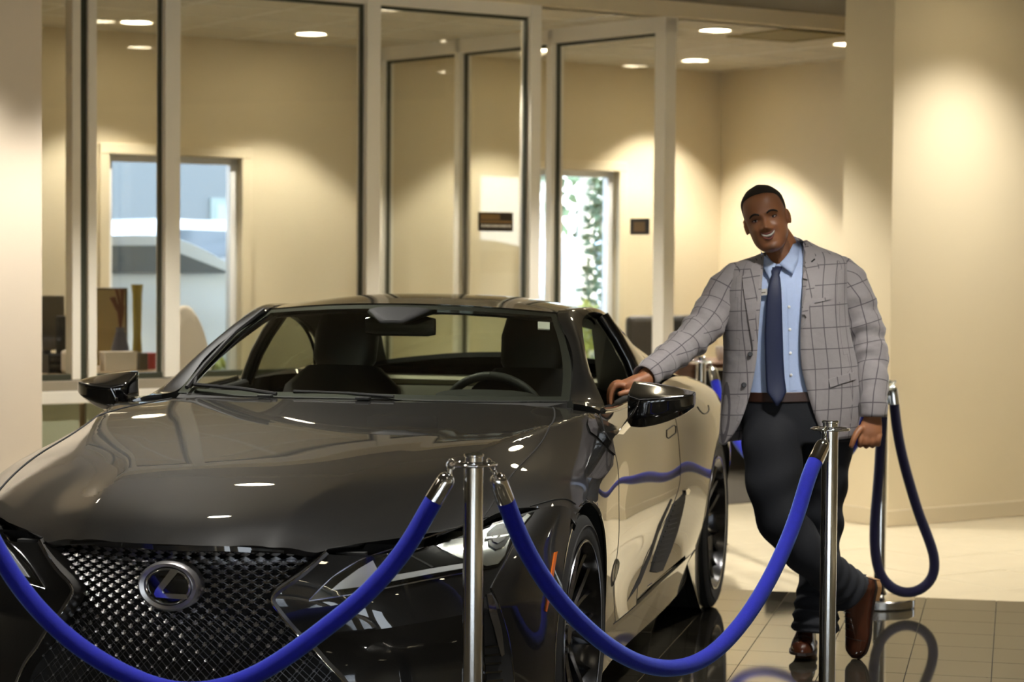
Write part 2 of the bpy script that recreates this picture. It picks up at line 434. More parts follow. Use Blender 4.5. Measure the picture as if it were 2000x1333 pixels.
# second glazed partition, running back between the two offices
PA = Vector(tq(t_at(1296, 0), 0)); PB = Vector(tq(t_at(735, BQ), BQ)); PD = (PB - PA); PL = PD.length; PANG = math.atan2(PD.y, PD.x); PDn = PD / PL
def pp(px):
    k = (px - 1001.3) / FPX; s = (k * PA.y - PA.x) / (PDn.x - k * PDn.y); return s
p2 = empty('window_2'); structure(p2)
def pbox(name, s0, s1, d, z0, z1, m, par, bev=0.):
    c = PA + PDn * ((s0 + s1) / 2); return box(name, (c.x, c.y, (z0 + z1) / 2), (s1 - s0, d, z1 - z0), m, par, PANG, bev)
PS = [0.0, pp(1081), pp(902), pp(752)]
for i, s_ in enumerate(PS):
    c = PA + PDn * s_
    mullion(p2, (c.x, c.y), PANG, .06 if i else .10, .11 if i else .10, 0, OC, True if i else 1)
pbox('head_rail', -.05, PL, .11, OC - .10, OC, M_alu, p2); pbox('head_gasket', 0, PL, .03, OC - .118, OC - .10, M_gask, p2); pbox('bottom_rail', 0, PL, .11, 0, .12, M_alu, p2)
for a_, b_ in zip(PS, PS[1:] + [PL]): pbox('pane', a_ + .03, b_ - .03, .008, .12, OC - .12, M_glass, p2)

# the two outside windows in the back wall -----------------------------------
for k, (a_, b_) in enumerate((W1, W2)):
    wd = empty('window_%d' % (k + 3)); structure(wd)
    f1 = .075
    rbox('casing', a_ - f1, a_, BQ - .03, BQ + .02, .1, WZ + f1, M_wall, wd, .006); rbox('casing', b_, b_ + f1, BQ - .03, BQ + .02, .1, WZ + f1, M_wall, wd, .006)
    rbox('casing', a_ - f1, b_ + f1, BQ - .035, BQ + .02, WZ, WZ + f1, M_wall, wd, .006)
    for x0, x1 in ((a_, a_ + .05), (b_ - .06, b_)): rbox('sash', x0, x1, BQ + .05, BQ + .12, .12, WZ, M_white, wd, .004)
    rbox('sash', a_, b_, BQ + .05, BQ + .12, WZ - .05, WZ, M_white, wd, .004); rbox('sash', a_, b_, BQ + .05, BQ + .12, .12, .22, M_white, wd, .004)
    rbox('pane', a_ + .04, b_ - .05, BQ + .08, BQ + .086, .2, WZ - .04, M_glass, wd)

# lamps in the ceilings -------------------------------------------------------
def can(x, y, z, r=.105, power=0, where='', cat='ceiling light', grp='round recessed downlights', **kw):
    e = empty('downlight', (x, y, z), 0, where, cat, grp)
    lathe('trim_ring', [(r + .02, 0), (r + .022, -.006), (r + .004, -.009), (r, -.002), (r, .0)], M_ring, e, 32)
    lathe('diffuser', [(0, -.003), (r * .6, -.003), (r, -.002)], M_emit, e, 32, smooth=False)
    if power: downlight_lamp(x, y, z - .02, power, **kw)
    return e
OFFC = [((887, 18), 'downlight near the top of the glass, above the bay holding the black sign'), ((267, 42), 'downlight seen through the narrow glass bay beside the left column'),
        ((608, 65), 'downlight over the office with the large white car outside'), ((1397, 58), 'bigger downlight in front of the square ceiling vent'),
        ((1357, 117), 'smaller downlight nearest the inner corner of the far room'), ((1657, 85), 'downlight half hidden by the edge of the right wall'),
        ((1063, 97), 'small distant downlight left of the glass partition upright')]
for (u, v), lab in OFFC:
    p = W(u, v, 'z', OC); can(p.x, p.y, OC, .085 if u == 1063 else .105, OFF_W, lab)
for t_, q_ in ((-3.4, 1.9), (3.3, 2.5)):
    p = tq(t_, q_); downlight_lamp(p[0], p[1], OC - .02, OFF_W)
for i, (x, y) in enumerate([(2.85, 11.8), (-2.8, 9.9), (-1.40, 12.95), (-1.42, 10.65), (.75, 12.3), (.75, 10.0), (2.5, 9.2), (1.35, 6.5), (-1.42, 8.3), (-3.9, 8.1), (-.9, 5.6), (3.6, 6.6), (5.4, 10.6),  # the unseen can just in front of the man is added to brighten him
                            (-3.6, 5.2), (-2.2, 2.6), (.8, 3.2), (3.2, 3.4), (-3.0, -.4), (0, .2), (3.0, -.2), (-2.0, -4.0), (2.0, -4.0), (0, -8.0)]):
    e_ = can(x, y, SCEIL, .105, SHOW_W * (.72 if i < 1 else .5 if i == 6 else 1), None, None, None, size=98 if i else 110, blend=.45 if i else .9, col=NEUT); e_.parent = CEIL2
# T-bars of the office ceiling
co_ = bpy.data.objects['ceiling_office']
for k in range(-7, 8):
    rbox('grid_bar', .15 + k * .61 - .012, .15 + k * .61 + .012, .08, BQ, OC - .004, OC, M_ring, co_)
for k in range(1, 6): rbox('grid_bar', -4.6, 4.05, -.1 + k * .61 - .012, -.1 + k * .61 + .012, OC - .004, OC - .0002, M_ring, co_)
# square vent in the far ceiling
vc = W(1540, 68, 'z', OC); vt = empty('ceiling_vent', (vc.x, vc.y, OC), TH, 'square olive ceiling vent beside the bigger downlight in the far room', 'vent')
M_vent = mat('vent_olive', srgb(150, 138, 98), .6)
for s in (-1, 1):
    box('frame', (s * .29, 0, -.006), (.03, .61, .014), M_vent, vt); box('frame', (0, s * .29, -.006), (.55, .03, .014), M_vent, vt)
for i in range(9): box('slat', (0, -.24 + i * .06, -.004), (.55, .044, .006), M_vent, vt)
box('backing', (0, 0, -.0015), (.56, .56, .002), M_gask, vt)
# second, dark vent high in the showroom ceiling (mirrored in the bonnet)
v2 = empty('ceiling_vent', (-.6, 10.1, SCEIL), TH, 'square vent in the high showroom ceiling above the car', 'vent')
for s in (-1, 1):
    box('frame', (s * .29, 0, -.006), (.03, .61, .014), M_vent, v2); box('frame', (0, s * .29, -.006), (.55, .03, .014), M_vent, v2)
for i in range(9): box('slat', (0, -.24 + i * .06, -.004), (.55, .044, .006), M_vent, v2)
box('backing', (0, 0, -.0015), (.56, .56, .002), M_gask, v2)
# ------------------------------------------------------------------ the car (x forward, y to the car's left, z up; origin under the front axle)
def paint_mat():
    m = mat('black_metallic_paint', srgb(18, 18, 17), .42, metal=.2, coat=1.0, coat_rough=.012, coat_ior=1.52, spec=.2)
    n, l = m.node_tree.nodes, m.node_tree.links; b = n['Principled BSDF']
    t = n.new('ShaderNodeTexCoord'); nz = n.new('ShaderNodeTexVoronoi'); nz.inputs['Scale'].default_value = 900
    l.new(t.outputs['Object'], nz.inputs['Vector'])
    r = n.new('ShaderNodeMapRange'); r.inputs[1].default_value = 0; r.inputs[2].default_value = 1; r.inputs[3].default_value = .55; r.inputs[4].default_value = 1.5
    sp = n.new('ShaderNodeSeparateColor'); l.new(nz.outputs['Color'], sp.inputs[0]); l.new(sp.outputs[0], r.inputs[0])
    mx = n.new('ShaderNodeMix'); mx.data_type = 'RGBA'; mx.blend_type = 'MULTIPLY'; mx.inputs['Factor'].default_value = 1
    mx.inputs['A'].default_value = (*srgb(17, 17, 17), 1); l.new(r.outputs[0], mx.inputs['B']); l.new(mx.outputs['Result'], b.inputs['Base Color'])
    return m
M_paint = paint_mat()
M_gloss = mat('gloss_black', srgb(14, 14, 14), .12, coat=1, coat_rough=.02)
M_seam = mat('seam_black', srgb(8, 8, 8), .8)
M_black = mat('matte_black', srgb(20, 20, 20), .7)
M_int = mat('interior_black', srgb(34, 34, 33), .6, noise=.15, nscale=40)
M_seat = mat('seat_leather_black', srgb(30, 29, 29), .45, bump=.15, bscale=300)
M_rear = mat('rear_trim_grey', srgb(120, 116, 98), .6)
M_chrome = mat('chrome', srgb(225, 225, 225), .08, metal=1)
M_frame = mat('dark_frame', srgb(92, 90, 88), .3, metal=.7)
M_satin = mat('satin_dark_chrome', srgb(150, 150, 155), .22, metal=1)
M_grille = mat('grille_metal', srgb(196, 196, 200), .3, metal=1)
M_tire = mat('tyre_rubber', srgb(26, 26, 25), .75, bump=.2, bscale=120)
M_rim = mat('dark_alloy', srgb(70, 70, 72), .22, metal=1)
M_rimp = mat('polished_alloy', srgb(140, 140, 144), .2, metal=1)
M_brake = mat('brake_disc', srgb(120, 118, 115), .35, metal=1)
M_amber = mat('amber_reflector', srgb(190, 95, 30), .2)
M_wind = glass_mat('windscreen_glass', (.80, .84, .74), ior=1.65)
M_sideg = glass_mat('side_glass', (.45, .48, .42), ior=1.6)
M_lens = glass_mat('lamp_lens', (.92, .94, .92), ior=1.5)
M_drl = mat('white_drl', srgb(215, 215, 218), .25, metal=.5)
M_lampdark = mat('lamp_dark_panel', srgb(36, 36, 35), .18, metal=.4, coat=1)
M_lamptex = mat('lamp_reflector', srgb(180, 182, 178), .18, metal=.9)

car = empty('sports_car', (CP0.x, CP0.y, 0), CROT, 'glossy black two-door sports coupe with a big mesh grille, parked behind blue ropes', 'car')

RX = [
 # name, [(x, y, z) ...]   rails, front -> rear
 ('C', [(.955,0,.720),(.90,0,.752),(.75,0,.806),(.5,0,.858),(.2,0,.899),(-.1,0,.935),(-.4,0,.967),(-.78,0,1.003)]),
 ('M', [(.94,.15,.720),(.90,.15,.747),(.75,.165,.8045),(.5,.18,.857),(.2,.205,.8983),(-.1,.235,.9343),(-.4,.265,.9663),(-.78,.30,1.003)]),
 ('K', [(.91,.275,.718),(.86,.28,.750),(.75,.295,.7985),(.5,.34,.8535),(.2,.40,.8962),(-.1,.46,.9325),(-.4,.52,.9652),(-.78,.58,1.002)]),
 ('R', [(.88,.38,.700),(.82,.40,.728),(.7,.437,.770),(.59,.472,.800),(.42,.527,.846),(.17,.604,.898),(-.1,.69,.936),(-.33,.763,.960),(-.6,.822,.978),(-.8,.842,.972),(-1.1,.85,.968),(-1.6,.848,.985),(-1.95,.842,1.0),(-2.3,.825,1.008),(-2.6,.81,1.0),(-3.0,.79,.978),(-3.4,.73,.955),(-3.78,.62,.935)]),
 ('S', [(.88,.47,.690),(.8,.535,.706),(.65,.60,.750),(.5,.66,.791),(.2,.748,.858),(-.1,.80,.893),(-.33,.836,.912),(-.65,.872,.922),(-1,.878,.920),(-1.5,.876,.925),(-1.95,.880,.938),(-2.4,.893,.950),(-2.87,.893,.930),(-3.3,.865,.90),(-3.78,.72,.87)]),
 ('F', [(.88,.52,.68),(.8,.60,.690),(.65,.70,.712),(.5,.775,.742),(.3,.852,.782),(.1,.895,.806),(-.1,.912,.818),(-.33,.915,.824),(-.65,.910,.836),(-1.0,.900,.832),(-1.5,.898,.835),(-1.95,.906,.85),(-2.4,.938,.862),(-2.87,.946,.845),(-3.3,.918,.805),(-3.78,.78,.775)]),
 ('G', [(.88,.60,.62),(.5,.87,.66),(.3,.93,.70),(0,.945,.725),(-.33,.938,.725),(-.65,.920,.70),(-1,.908,.69),(-1.5,.906,.695),(-1.95,.918,.72),(-2.4,.955,.74),(-2.87,.964,.74),(-3.3,.94,.70),(-3.78,.82,.66)]),
 ('H', [(.88,.64,.55),(.3,.94,.58),(0,.944,.58),(-.33,.938,.58),(-.65,.920,.56),(-1,.906,.545),(-1.5,.904,.55),(-1.95,.922,.58),(-2.4,.955,.60),(-2.87,.963,.6),(-3.3,.94,.56),(-3.78,.84,.54)]),
 ('I', [(.88,.64,.42),(.3,.935,.44),(0,.935,.44),(-.33,.930,.44),(-.65,.908,.425),(-1,.888,.415),(-1.5,.888,.42),(-1.95,.912,.43),(-2.87,.95,.45),(-3.78,.84,.42)]),
 ('J', [(.88,.64,.3),(0,.925,.31),(-.33,.925,.305),(-.65,.918,.295),(-1,.918,.29),(-1.5,.922,.298),(-2.2,.93,.31),(-3.78,.82,.3)]),
 ('L', [(.88,.62,.17),(0,.90,.165),(-.65,.898,.165),(-1.5,.902,.17),(-2.2,.90,.18),(-3.78,.78,.2)]),
]
RS = []
for n_, pts in RX:
    p = np.array(sorted(pts)); RS.append(CS(p[:, 0], p[:, 1:]))
def section(x, full=True):
    return np.array([s(x)[0] for s in RS])
XT = np.linspace(-3.8, .96, 477); TT = np.linspace(0, 10, 161)
def _table():
    P = np.stack([s(XT) for s in RS], 1)                       # x, rail, (y, z)
    out = np.zeros((len(XT), len(TT), 2))
    for xi in range(len(XT)):
        for a_, b_ in ((0, 2), (2, 3), (3, 9), (9, 10)):
            Q = P[xi, a_:b_ + 1]; d = np.r_[0, np.cumsum(np.maximum(.004, np.linalg.norm(np.diff(Q, axis=0), axis=1)))]
            m_ = (TT >= a_ - 1e-9) & (TT <= b_ + 1e-9)
            out[xi, m_] = CS(d, Q)(np.interp(TT[m_] - a_, np.arange(b_ - a_ + 1), d))
    return out
ETAB = _table()
def _cr(p0, p1, p2, p3, f):
    return .5 * (2 * p1 + (p2 - p0) * f + (2 * p0 - 5 * p1 + 4 * p2 - p3) * f * f + (3 * p1 - p0 - 3 * p2 + p3) * f**3)
def E(x, t):
    """point of the body side / bonnet surface"""
    fx = min(max((x - XT[0]) / (XT[1] - XT[0]), 1), len(XT) - 2.001); ft = min(max(t / (TT[1] - TT[0]), 0), len(TT) - 1.0001)
    i = int(fx); k = int(ft); fx -= i; ft -= k
    sg0, sg1 = (0, 32) if t < 2 else (32, 48) if t < 3 else ((48, 144) if t < 9 else (144, 160))
    ks = [min(max(k + q, sg0), sg1) for q in (-1, 0, 1, 2)]
    B_ = ETAB[i - 1:i + 3, ks]
    if k - 1 < sg0: B_[:, 0] = 2 * B_[:, 1] - B_[:, 2]
    if k + 2 > sg1: B_[:, 3] = 2 * B_[:, 2] - B_[:, 1]
    c = _cr(B_[0], B_[1], B_[2], B_[3], fx); y, z = _cr(c[0], c[1], c[2], c[3], ft)
    return (float(x), float(y), float(z))
SHUT = CS([-.78, -.72, -.62, -.5, -.33, 0, .23, .5, .56], [.665, .685, .71, .735, .757, .762, .756, .742, .735])
_ts = []
for xi in range(len(XT)):
    yv = float(SHUT(XT[xi])[0, 0]); _ts.append(np.interp(yv, ETAB[xi, 24:88, 0], TT[24:88]))
_ts = np.array(_ts)
TSH = CS(XT[300:437:4], _ts[300:437:4])
def t_shut(x): return float(TSH(x)[0, 0])
GPL = CS([0, .2, .4, .55, .68, .755, .84, .93], [.955, .93, .865, .805, .675, .51, .36, .18])
_fx = []
for ti in range(0, 100):
    dlt = XT - GPL(ETAB[:, ti, 0])[:, 0]; xs = XT[330:]; dd = dlt[330:]
    k_ = np.argmax(dd > 0) if (dd > 0).any() else len(dd) - 1
    _fx.append(xs[k_ - 1] + (xs[k_] - xs[k_ - 1]) * (-dd[k_ - 1]) / (dd[k_] - dd[k_ - 1] + 1e-9) if 0 < k_ else xs[k_])
_fx = np.array(_fx)
def front_x(t): return float(np.interp(t, TT[:100], _fx))

ARCH_R = .398
ALLF = []          # every painted face, for laying details on the skin
def keep_faces(v, f): ALLF.append((v, f))
def shell(name, V, Fc, m, par, th=.012, both=True, smooth=True):
    """a thin skin with a return edge; mirrored to the other side when both"""
    out = []
    for s in ((1, -1) if both else (1,)):
        v = [(p[0], p[1] * s, p[2]) for p in V]; f = [tuple(reversed(q)) for q in Fc] if s < 0 else Fc
        bm = bmesh.new(); bv = [bm.verts.new(p) for p in v]
        for q in f:
            try: bm.faces.new([bv[i] for i in q])
            except ValueError: pass
        bmesh.ops.remove_doubles(bm, verts=bm.verts, dist=1e-5)
        be = [e for e in bm.edges if e.is_boundary and not any(all(abs(math.hypot(q.co.x - c_, q.co.z - .363) - ARCH_R) < .002 for q in e.verts) for c_ in (0, -2.87))]; bm.normal_update()
        nrm = {v_: v_.normal.copy() for v_ in bm.verts}
        r = bmesh.ops.extrude_edge_only(bm, edges=be)
        nv = [g for g in r['geom'] if isinstance(g, bmesh.types.BMVert)]
        src = {}
        for v_ in nv:
            for e in v_.link_edges:
                o_ = e.other_vert(v_)
                if o_ in nrm: src[v_] = o_
        for v_ in nv:
            if v_ in src: v_.co -= nrm[src[v_]] * th
        o = bm_obj(name, bm, m, par, smooth, 40); out.append(o)
        keep_faces(v, f)
    return out
def orient(V, Fc, outward):
    """flip faces so that they look along outward (a function of the face centre)"""
    V = np.asarray(V); res = []
    for q in Fc:
        a_, b_, c_ = V[q[0]], V[q[1]], V[q[2]]
        n_ = np.cross(b_ - a_, c_ - a_)
        if np.dot(n_, outward((a_ + c_) / 2)) < 0: q = tuple(reversed(q))
        res.append(q)
    return res
def cut_arch(V, Fc, cx, r, cz=.363, keepfn=None):
    """take the wheel-arch circle out of a grid and pull its rim onto the circle"""
    V = [list(p) for p in V]
    ins = [math.hypot(p[0] - cx, p[2] - cz) < r for p in V]
    F2 = [q for q in Fc if not all(ins[i] for i in q)]
    for q in F2:
        if any(ins[i] for i in q):
            for i in q:
                if ins[i]:
                    dx, dz = V[i][0] - cx, V[i][2] - cz; d = math.hypot(dx, dz) or 1e-6
                    V[i][0] = cx + dx / d * r; V[i][2] = cz + dz / d * r
    used = sorted({i for q in F2 for i in q}); mp = {k: j for j, k in enumerate(used)}
    return [tuple(V[i]) for i in used], [tuple(mp[i] for i in q) for q in F2]
GAP = .0022
# bonnet: both halves in one skin
NU, NV = 56, 40
V = []
for j in range(-NV, NV + 1):
    k = abs(j) / NV; sg = 1 if j >= 0 else -1
    for i in range(NU + 1):
        u = i / NU
        # bonnet edge follows the shut line; find t fraction at each x
        te_f = 3.35
        xr = -.742 + .02 * k
        # front x at this fraction
        x = .9
        for _ in range(6):
            t = k * (t_shut(min(x, .56)) if x < .56 else 3.0 + (t_shut(.56) - 3.0) * max(0, min(1, (.88 - x) / .32)))
            xf = front_x(t)
            x = xf + (xr - xf) * u
        p = E(x, t); V.append((p[0], (p[1] - (GAP if k == 1 else 0)) * sg, p[2]))
Fc = orient(V, grid_faces(NU + 1, 2 * NV + 1), lambda c: np.array((.2, 0, 1.)))
shell('bonnet', V, Fc, M_paint, car, .02, both=False)
# front wings
ARCH_R = .398
V = []; NU, NV = 70, 56
for j in range(NV + 1):
    for i in range(NU + 1):
        u = i / NU
        if j <= 24:
            w_ = j / 24; tt = lambda x: t_shut(x) + (5.0 - t_shut(x)) * w_
            xf = .52 - .20 * w_; xr = -.76 + .118 * min(1, w_ * 1.6)
        else:
            w_ = (j - 24) / (NV - 24); tt = lambda x: 5.0 + 5.0 * w_
            xf = .32 - .14 * min(1, w_ * 6); xr = -.642 + (.05 * max(0, (w_ - .55)))
        x = xf + (xr - xf) * u; p = E(x, tt(max(min(x, .56), -.78)))
        V.append((p[0], p[1] + (GAP if j == 0 else 0), p[2]))
Fc = orient(V, grid_faces(NU + 1, NV + 1), lambda c: np.array((0, 1., .6)))
V, Fc = cut_arch(V, Fc, 0, ARCH_R)
shell('front_wing', V, Fc, M_paint, car, .02)
# doors: rear edge leans along the side scoop
def door_rear(t):
    return float(CS([3, 4, 5, 6, 7, 8, 9, 10], [-1.93, -1.945, -1.955, -1.965, -1.88, -1.42, -1.02, -.9])(t)[0, 0])
DT = 8.95
V = []; NU, NV = 46, 48
for j in range(NV + 1):
    t = 3 + (DT - 3) * j / NV
    xf = -.646 + (.03 * max(0, (t - 7) / 2)) - .006; xr = door_rear(t)
    if t < 4: xf -= .09 * (4 - t) 
    for i in range(NU + 1): V.append(E(xf + (xr - xf) * i / NU, t))
Fc = orient(V, grid_faces(NU + 1, NV + 1), lambda c: np.array((0, 1., .2)))
doors = shell('door', V, Fc, M_paint, car, .02)
def edge_seam(name, pts, m=None, w_=.0045):
    for s in (1, -1): tube(name, [(p[0], (p[1] - .0008) * s, p[2]) for p in pts], w_ / 2, m or M_seam, car, 5)
edge_seam('bonnet_seam', [E(x, t_shut(x)) for x in np.linspace(.515, -.745, 70)], None, .006)
edge_seam('door_seam', [E(-.646 + (.03 * max(0, (t - 7) / 2)) - .002 - (.09 * (4 - t) if t < 4 else 0), t) for t in np.linspace(3.1, DT, 60)])
edge_seam('door_seam', [E(door_rear(t) - .0025, t) for t in np.linspace(3.02, DT, 70)])
edge_seam('door_seam', [E(x, DT + .015) for x in np.linspace(-.59, door_rear(DT), 20)])
# sills
V = []
for j in range(15):
    t = DT + .03 + (10 - DT - .03) * j / 14
    for i in range(61): V.append(E(-.42 - (2.50 - .42) * i / 60, t))
Fc = orient(V, grid_faces(61, 15), lambda c: np.array((0, 1., -.2)))
V, Fc = cut_arch(V, Fc, 0, ARCH_R); V, Fc = cut_arch(V, Fc, -2.87, ARCH_R)
shell('side_sill', V, Fc, M_paint, car, .02)
# rear wings
V = []; NU, NV = 90, 60
for j in range(NV + 1):
    t = 3 + 7 * j / NV
    xf = door_rear(t) - .005 if t < DT else -2.3; 
    for i in range(NU + 1): V.append(E(xf + (-3.78 - xf) * (i / NU), t))
Fc = orient(V, grid_faces(NU + 1, NV + 1), lambda c: np.array((0, 1., .3)))
V, Fc = cut_arch(V, Fc, -2.87, ARCH_R)
shell('rear_wing', V, Fc, M_paint, car, .02)
# rear deck and tail
tailc = CS([-3.80, -3.7, -3.5, -3.25, -3.0, -2.85], [.93, .965, .985, 1.0, 1.04, 1.09])
V = []; NU, NV = 26, 24
for j in range(-NV, NV + 1):
    k = j / NV
    for i in range(NU + 1):
        x = -2.9 - .88 * i / NU; r_ = section(x)[3]; zc = float(tailc(x)[0, 0])
        V.append((x, r_[0] * k, zc + (r_[1] - zc) * (k * k)))
Fc = orient(V, grid_faces(NU + 1, 2 * NV + 1), lambda c: np.array((0, 0, 1.)))
shell('boot_lid', V, Fc, M_paint, car, .02, both=False)
P10 = section(-3.78)[3:]
V = [(-3.78 - .06 * math.sin(math.pi * (1 - abs(k))) * .0 - .05 * (1 - k * k), y * k, z) for y, z in P10 for k in np.linspace(-1, 1, 17)]
shell('rear_bumper', V, orient(V, grid_faces(17, len(P10)), lambda c: np.array((-1., 0, 0))), M_paint, car, .02, both=False)

# roof, screens, pillars ---------------------------------------------------------
def patch(rows, nu, nv, sharp=()):
    """smooth skin through control polylines"""
    A_ = np.array([spline3(r_, nu) for r_ in rows]); d = np.arange(len(rows), dtype=float)
    out = np.zeros((nv, nu, 3)); tt = np.linspace(0, len(rows) - 1, nv)
    for i in range(nu):
        dd = np.r_[0, np.cumsum(np.maximum(1e-4, np.linalg.norm(np.diff(A_[:, i], axis=0), axis=1)))]
        out[:, i] = CS(dd, A_[:, i])(np.interp(tt, d, dd))
    return out.reshape(-1, 3)
def mirr(r_): return [(x, -y, z) for x, y, z in r_[::-1]]
def sym(half): return mirr(half)[:-1] + list(half) if abs(half[0][1]) < 1e-6 else mirr(half) + list(half)
WS_B = [(-.765,0,1.006),(-.785,.35,1.004),(-.875,.705,1.006)]
WS_M1 = [(-.92,0,1.108),(-.945,.33,1.104),(-1.04,.677,1.098)]
WS_M2 = [(-1.09,0,1.214),(-1.12,.31,1.208),(-1.22,.619,1.200)]
WS_T = [(-1.28,0,1.316),(-1.31,.27,1.310),(-1.405,.545,1.288)]
V = patch([sym(WS_B), sym(WS_M1), sym(WS_M2), sym(WS_T)], 41, 25)
Fc = orient(V, grid_faces(41, 25), lambda c: np.array((.5, 0, 1.)))
wsg = mesh_obj('windscreen', V, Fc, M_wind, car, True)
WSV, WSF = V, Fc
# black frit band round the screen
def strip_on(V, nu, nv, j0, j1, i0, i1):
    return
def band(name, V, nu, nv, ins, m, par, off=.002):
    """border band of a patch, ins = (left, right, bottom, top) as fractions"""
    G = np.asarray(V).reshape(nv, nu, 3)
    us = np.linspace(0, 1, nu); vs_ = np.linspace(0, 1, nv)
    cu = CS(us, G.transpose(1, 0, 2).reshape(nu, -1))
    def at(u, v):
        row = cu(u).reshape(nv, 3); return CS(vs_, row)(v)[0]
    u2 = sorted(set(list(np.linspace(ins[0], 1 - ins[1], 30)) + [0, 1])); v2 = sorted(set(list(np.linspace(ins[2], 1 - ins[3], 16)) + [0, 1]))
    vv = [at(u, v) for v in v2 for u in u2]; f = []
    for j in range(len(v2) - 1):
        for i in range(len(u2) - 1):
            if i == 0 or j == 0 or i == len(u2) - 2 or j == len(v2) - 2:
                f.append((j * len(u2) + i, j * len(u2) + i + 1, (j + 1) * len(u2) + i + 1, (j + 1) * len(u2) + i))
    vv = np.array(vv); vv[:, 2] -= off; return mesh_obj(name, vv, f, m, par, True)
band('screen_border', V, 41, 25, (.02, .02, .055, .045), M_black, wsg, .004)
# roof
RG_T = [(-2.42,0,1.285),(-2.43,.27,1.272),(-2.46,.50,1.225)]
R1 = [(-1.5,0,1.338),(-1.52,.28,1.330),(-1.58,.565,1.297)]
R2 = [(-1.78,0,1.345),(-1.79,.29,1.336),(-1.82,.572,1.294)]
R3 = [(-2.12,0,1.330),(-2.13,.28,1.318),(-2.16,.55,1.268)]
NUr, NVr = 61, 33
def edge_in(r_, d=.003): return r_
V = patch([sym(WS_T), sym(R1), sym(R2), sym(R3), sym(RG_T)], NUr, NVr)
V[:, 2] += .0015
shell('roof', V, orient(V, grid_faces(NUr, NVr), lambda c: np.array((0, 0, 1.))), M_paint, car, .03, both=False)
# rear screen
RG_B = [(-3.02,0,1.05),(-3.0,.33,1.035),(-2.93,.62,1.0)]
RG_M = [(-2.72,0,1.185),(-2.72,.30,1.17),(-2.70,.565,1.118)]
V = patch([sym(RG_T), sym(RG_M), sym(RG_B)], 31, 17)
rsg = mesh_obj('rear_screen', V, orient(V, grid_faces(31, 17), lambda c: np.array((-.5, 0, 1.))), M_wind, car, True)
band('screen_border', V, 31, 17, (.06, .06, .06, .09), M_black, rsg, .004)
# A pillar + roof rail + C pillar: outer skin between the screens and the side windows
IN_E = [(-.80,.735,1.0),(-.875,.712,1.008),(-1.04,.684,1.100),(-1.22,.626,1.202),(-1.405,.551,1.291),(-1.58,.569,1.300),(-1.82,.576,1.297),(-2.16,.554,1.271),(-2.46,.505,1.227),(-2.70,.572,1.120),(-2.95,.64,.998)]
OUT_E = [(-.775,.842,.975),(-.90,.822,.990),(-1.05,.748,1.082),(-1.22,.688,1.182),(-1.40,.645,1.262),(-1.58,.640,1.287),(-1.82,.645,1.272),(-2.12,.655,1.205),(-2.38,.69,1.10),(-2.60,.755,1.022),(-2.80,.79,.99)]
MID_E = []
for p, q in zip(IN_E, OUT_E):
    m_ = (np.array(p) + q) / 2; m_[2] += .010; m_[1] += .008; MID_E.append(tuple(m_))
MID_E[0] = (-.785, .795, .992); MID_E[-1] = (-2.88, .73, 1.0); MID_E[-2] = (-2.66, .672, 1.082)
V = patch([IN_E, MID_E, OUT_E], 90, 13)
shell('roof_pillar', V, orient(V, grid_faces(90, 13), lambda c: np.array((.3, .6, 1.))), M_paint, car, .03)
# quarter window (the door window is wound down)
q_t = [(-1.835,.645,1.262),(-2.12,.660,1.196),(-2.36,.696,1.092),(-2.54,.752,1.025)]
q_b = [(-1.835,.800,.998),(-2.05,.795,1.005),(-2.3,.78,1.012),(-2.54,.755,1.018)]
for s in (1, -1):
    A_, B_ = spline3(q_t, 16), spline3(q_b, 16); vv = []
    for k in np.linspace(0, 1, 6):
        g = A_ * (1 - k) + B_ * k; g[:, 1] += .012 * math.sin(math.pi * k); vv += [(p[0], p[1] * s, p[2]) for p in g]
    qw = mesh_obj('quarter_window', vv, grid_faces(16, 6), M_sideg, car, True)
    e_ = [(p[0] + .004, (p[1] - .004) * s, p[2] + .004) for p in spline3(q_t, 20)]
    tube('window_trim', e_, .008, M_gloss, qw, 6)
    ti = [(p[0], (p[1] - .022) * s, p[2] - .004) for p in list(A_) + list(B_)]
    if s > 0: mesh_obj('quarter_dark_panel', ti, grid_faces(16, 2), M_int, car, True)  # dark panel added inside the glass so the window looks dark
    if s > 0: mesh_obj('rear_quarter_lining', [(-1.86, .655 * s, 1.25), (-2.46, .47 * s, 1.21), (-2.62, .47 * s, .94), (-1.86, .785 * s, .94)], [(0, 1, 2, 3)], M_int, car)
    # upright behind the door opening
    tube('b_pillar', [(-1.80, .64 * s, 1.265), (-1.80, .70 * s, 1.18), (-1.80, .745 * s, 1.10), (-1.80, .79 * s, .985)], .028, M_gloss, car, 8)
# inner side of the pillars (dark lining)
for s in (1, -1):
    v1 = spline3([(p[0] - .02, (p[1] - .02) * s, p[2] - .03) for p in IN_E[1:9]], 40); v2_ = spline3([(p[0] - .01, (p[1] - .03) * s, p[2] - .012) for p in OUT_E[1:9]], 40)
    mesh_obj('pillar_lining', np.r_[v1, v2_], grid_faces(40, 2), M_int, car, True)
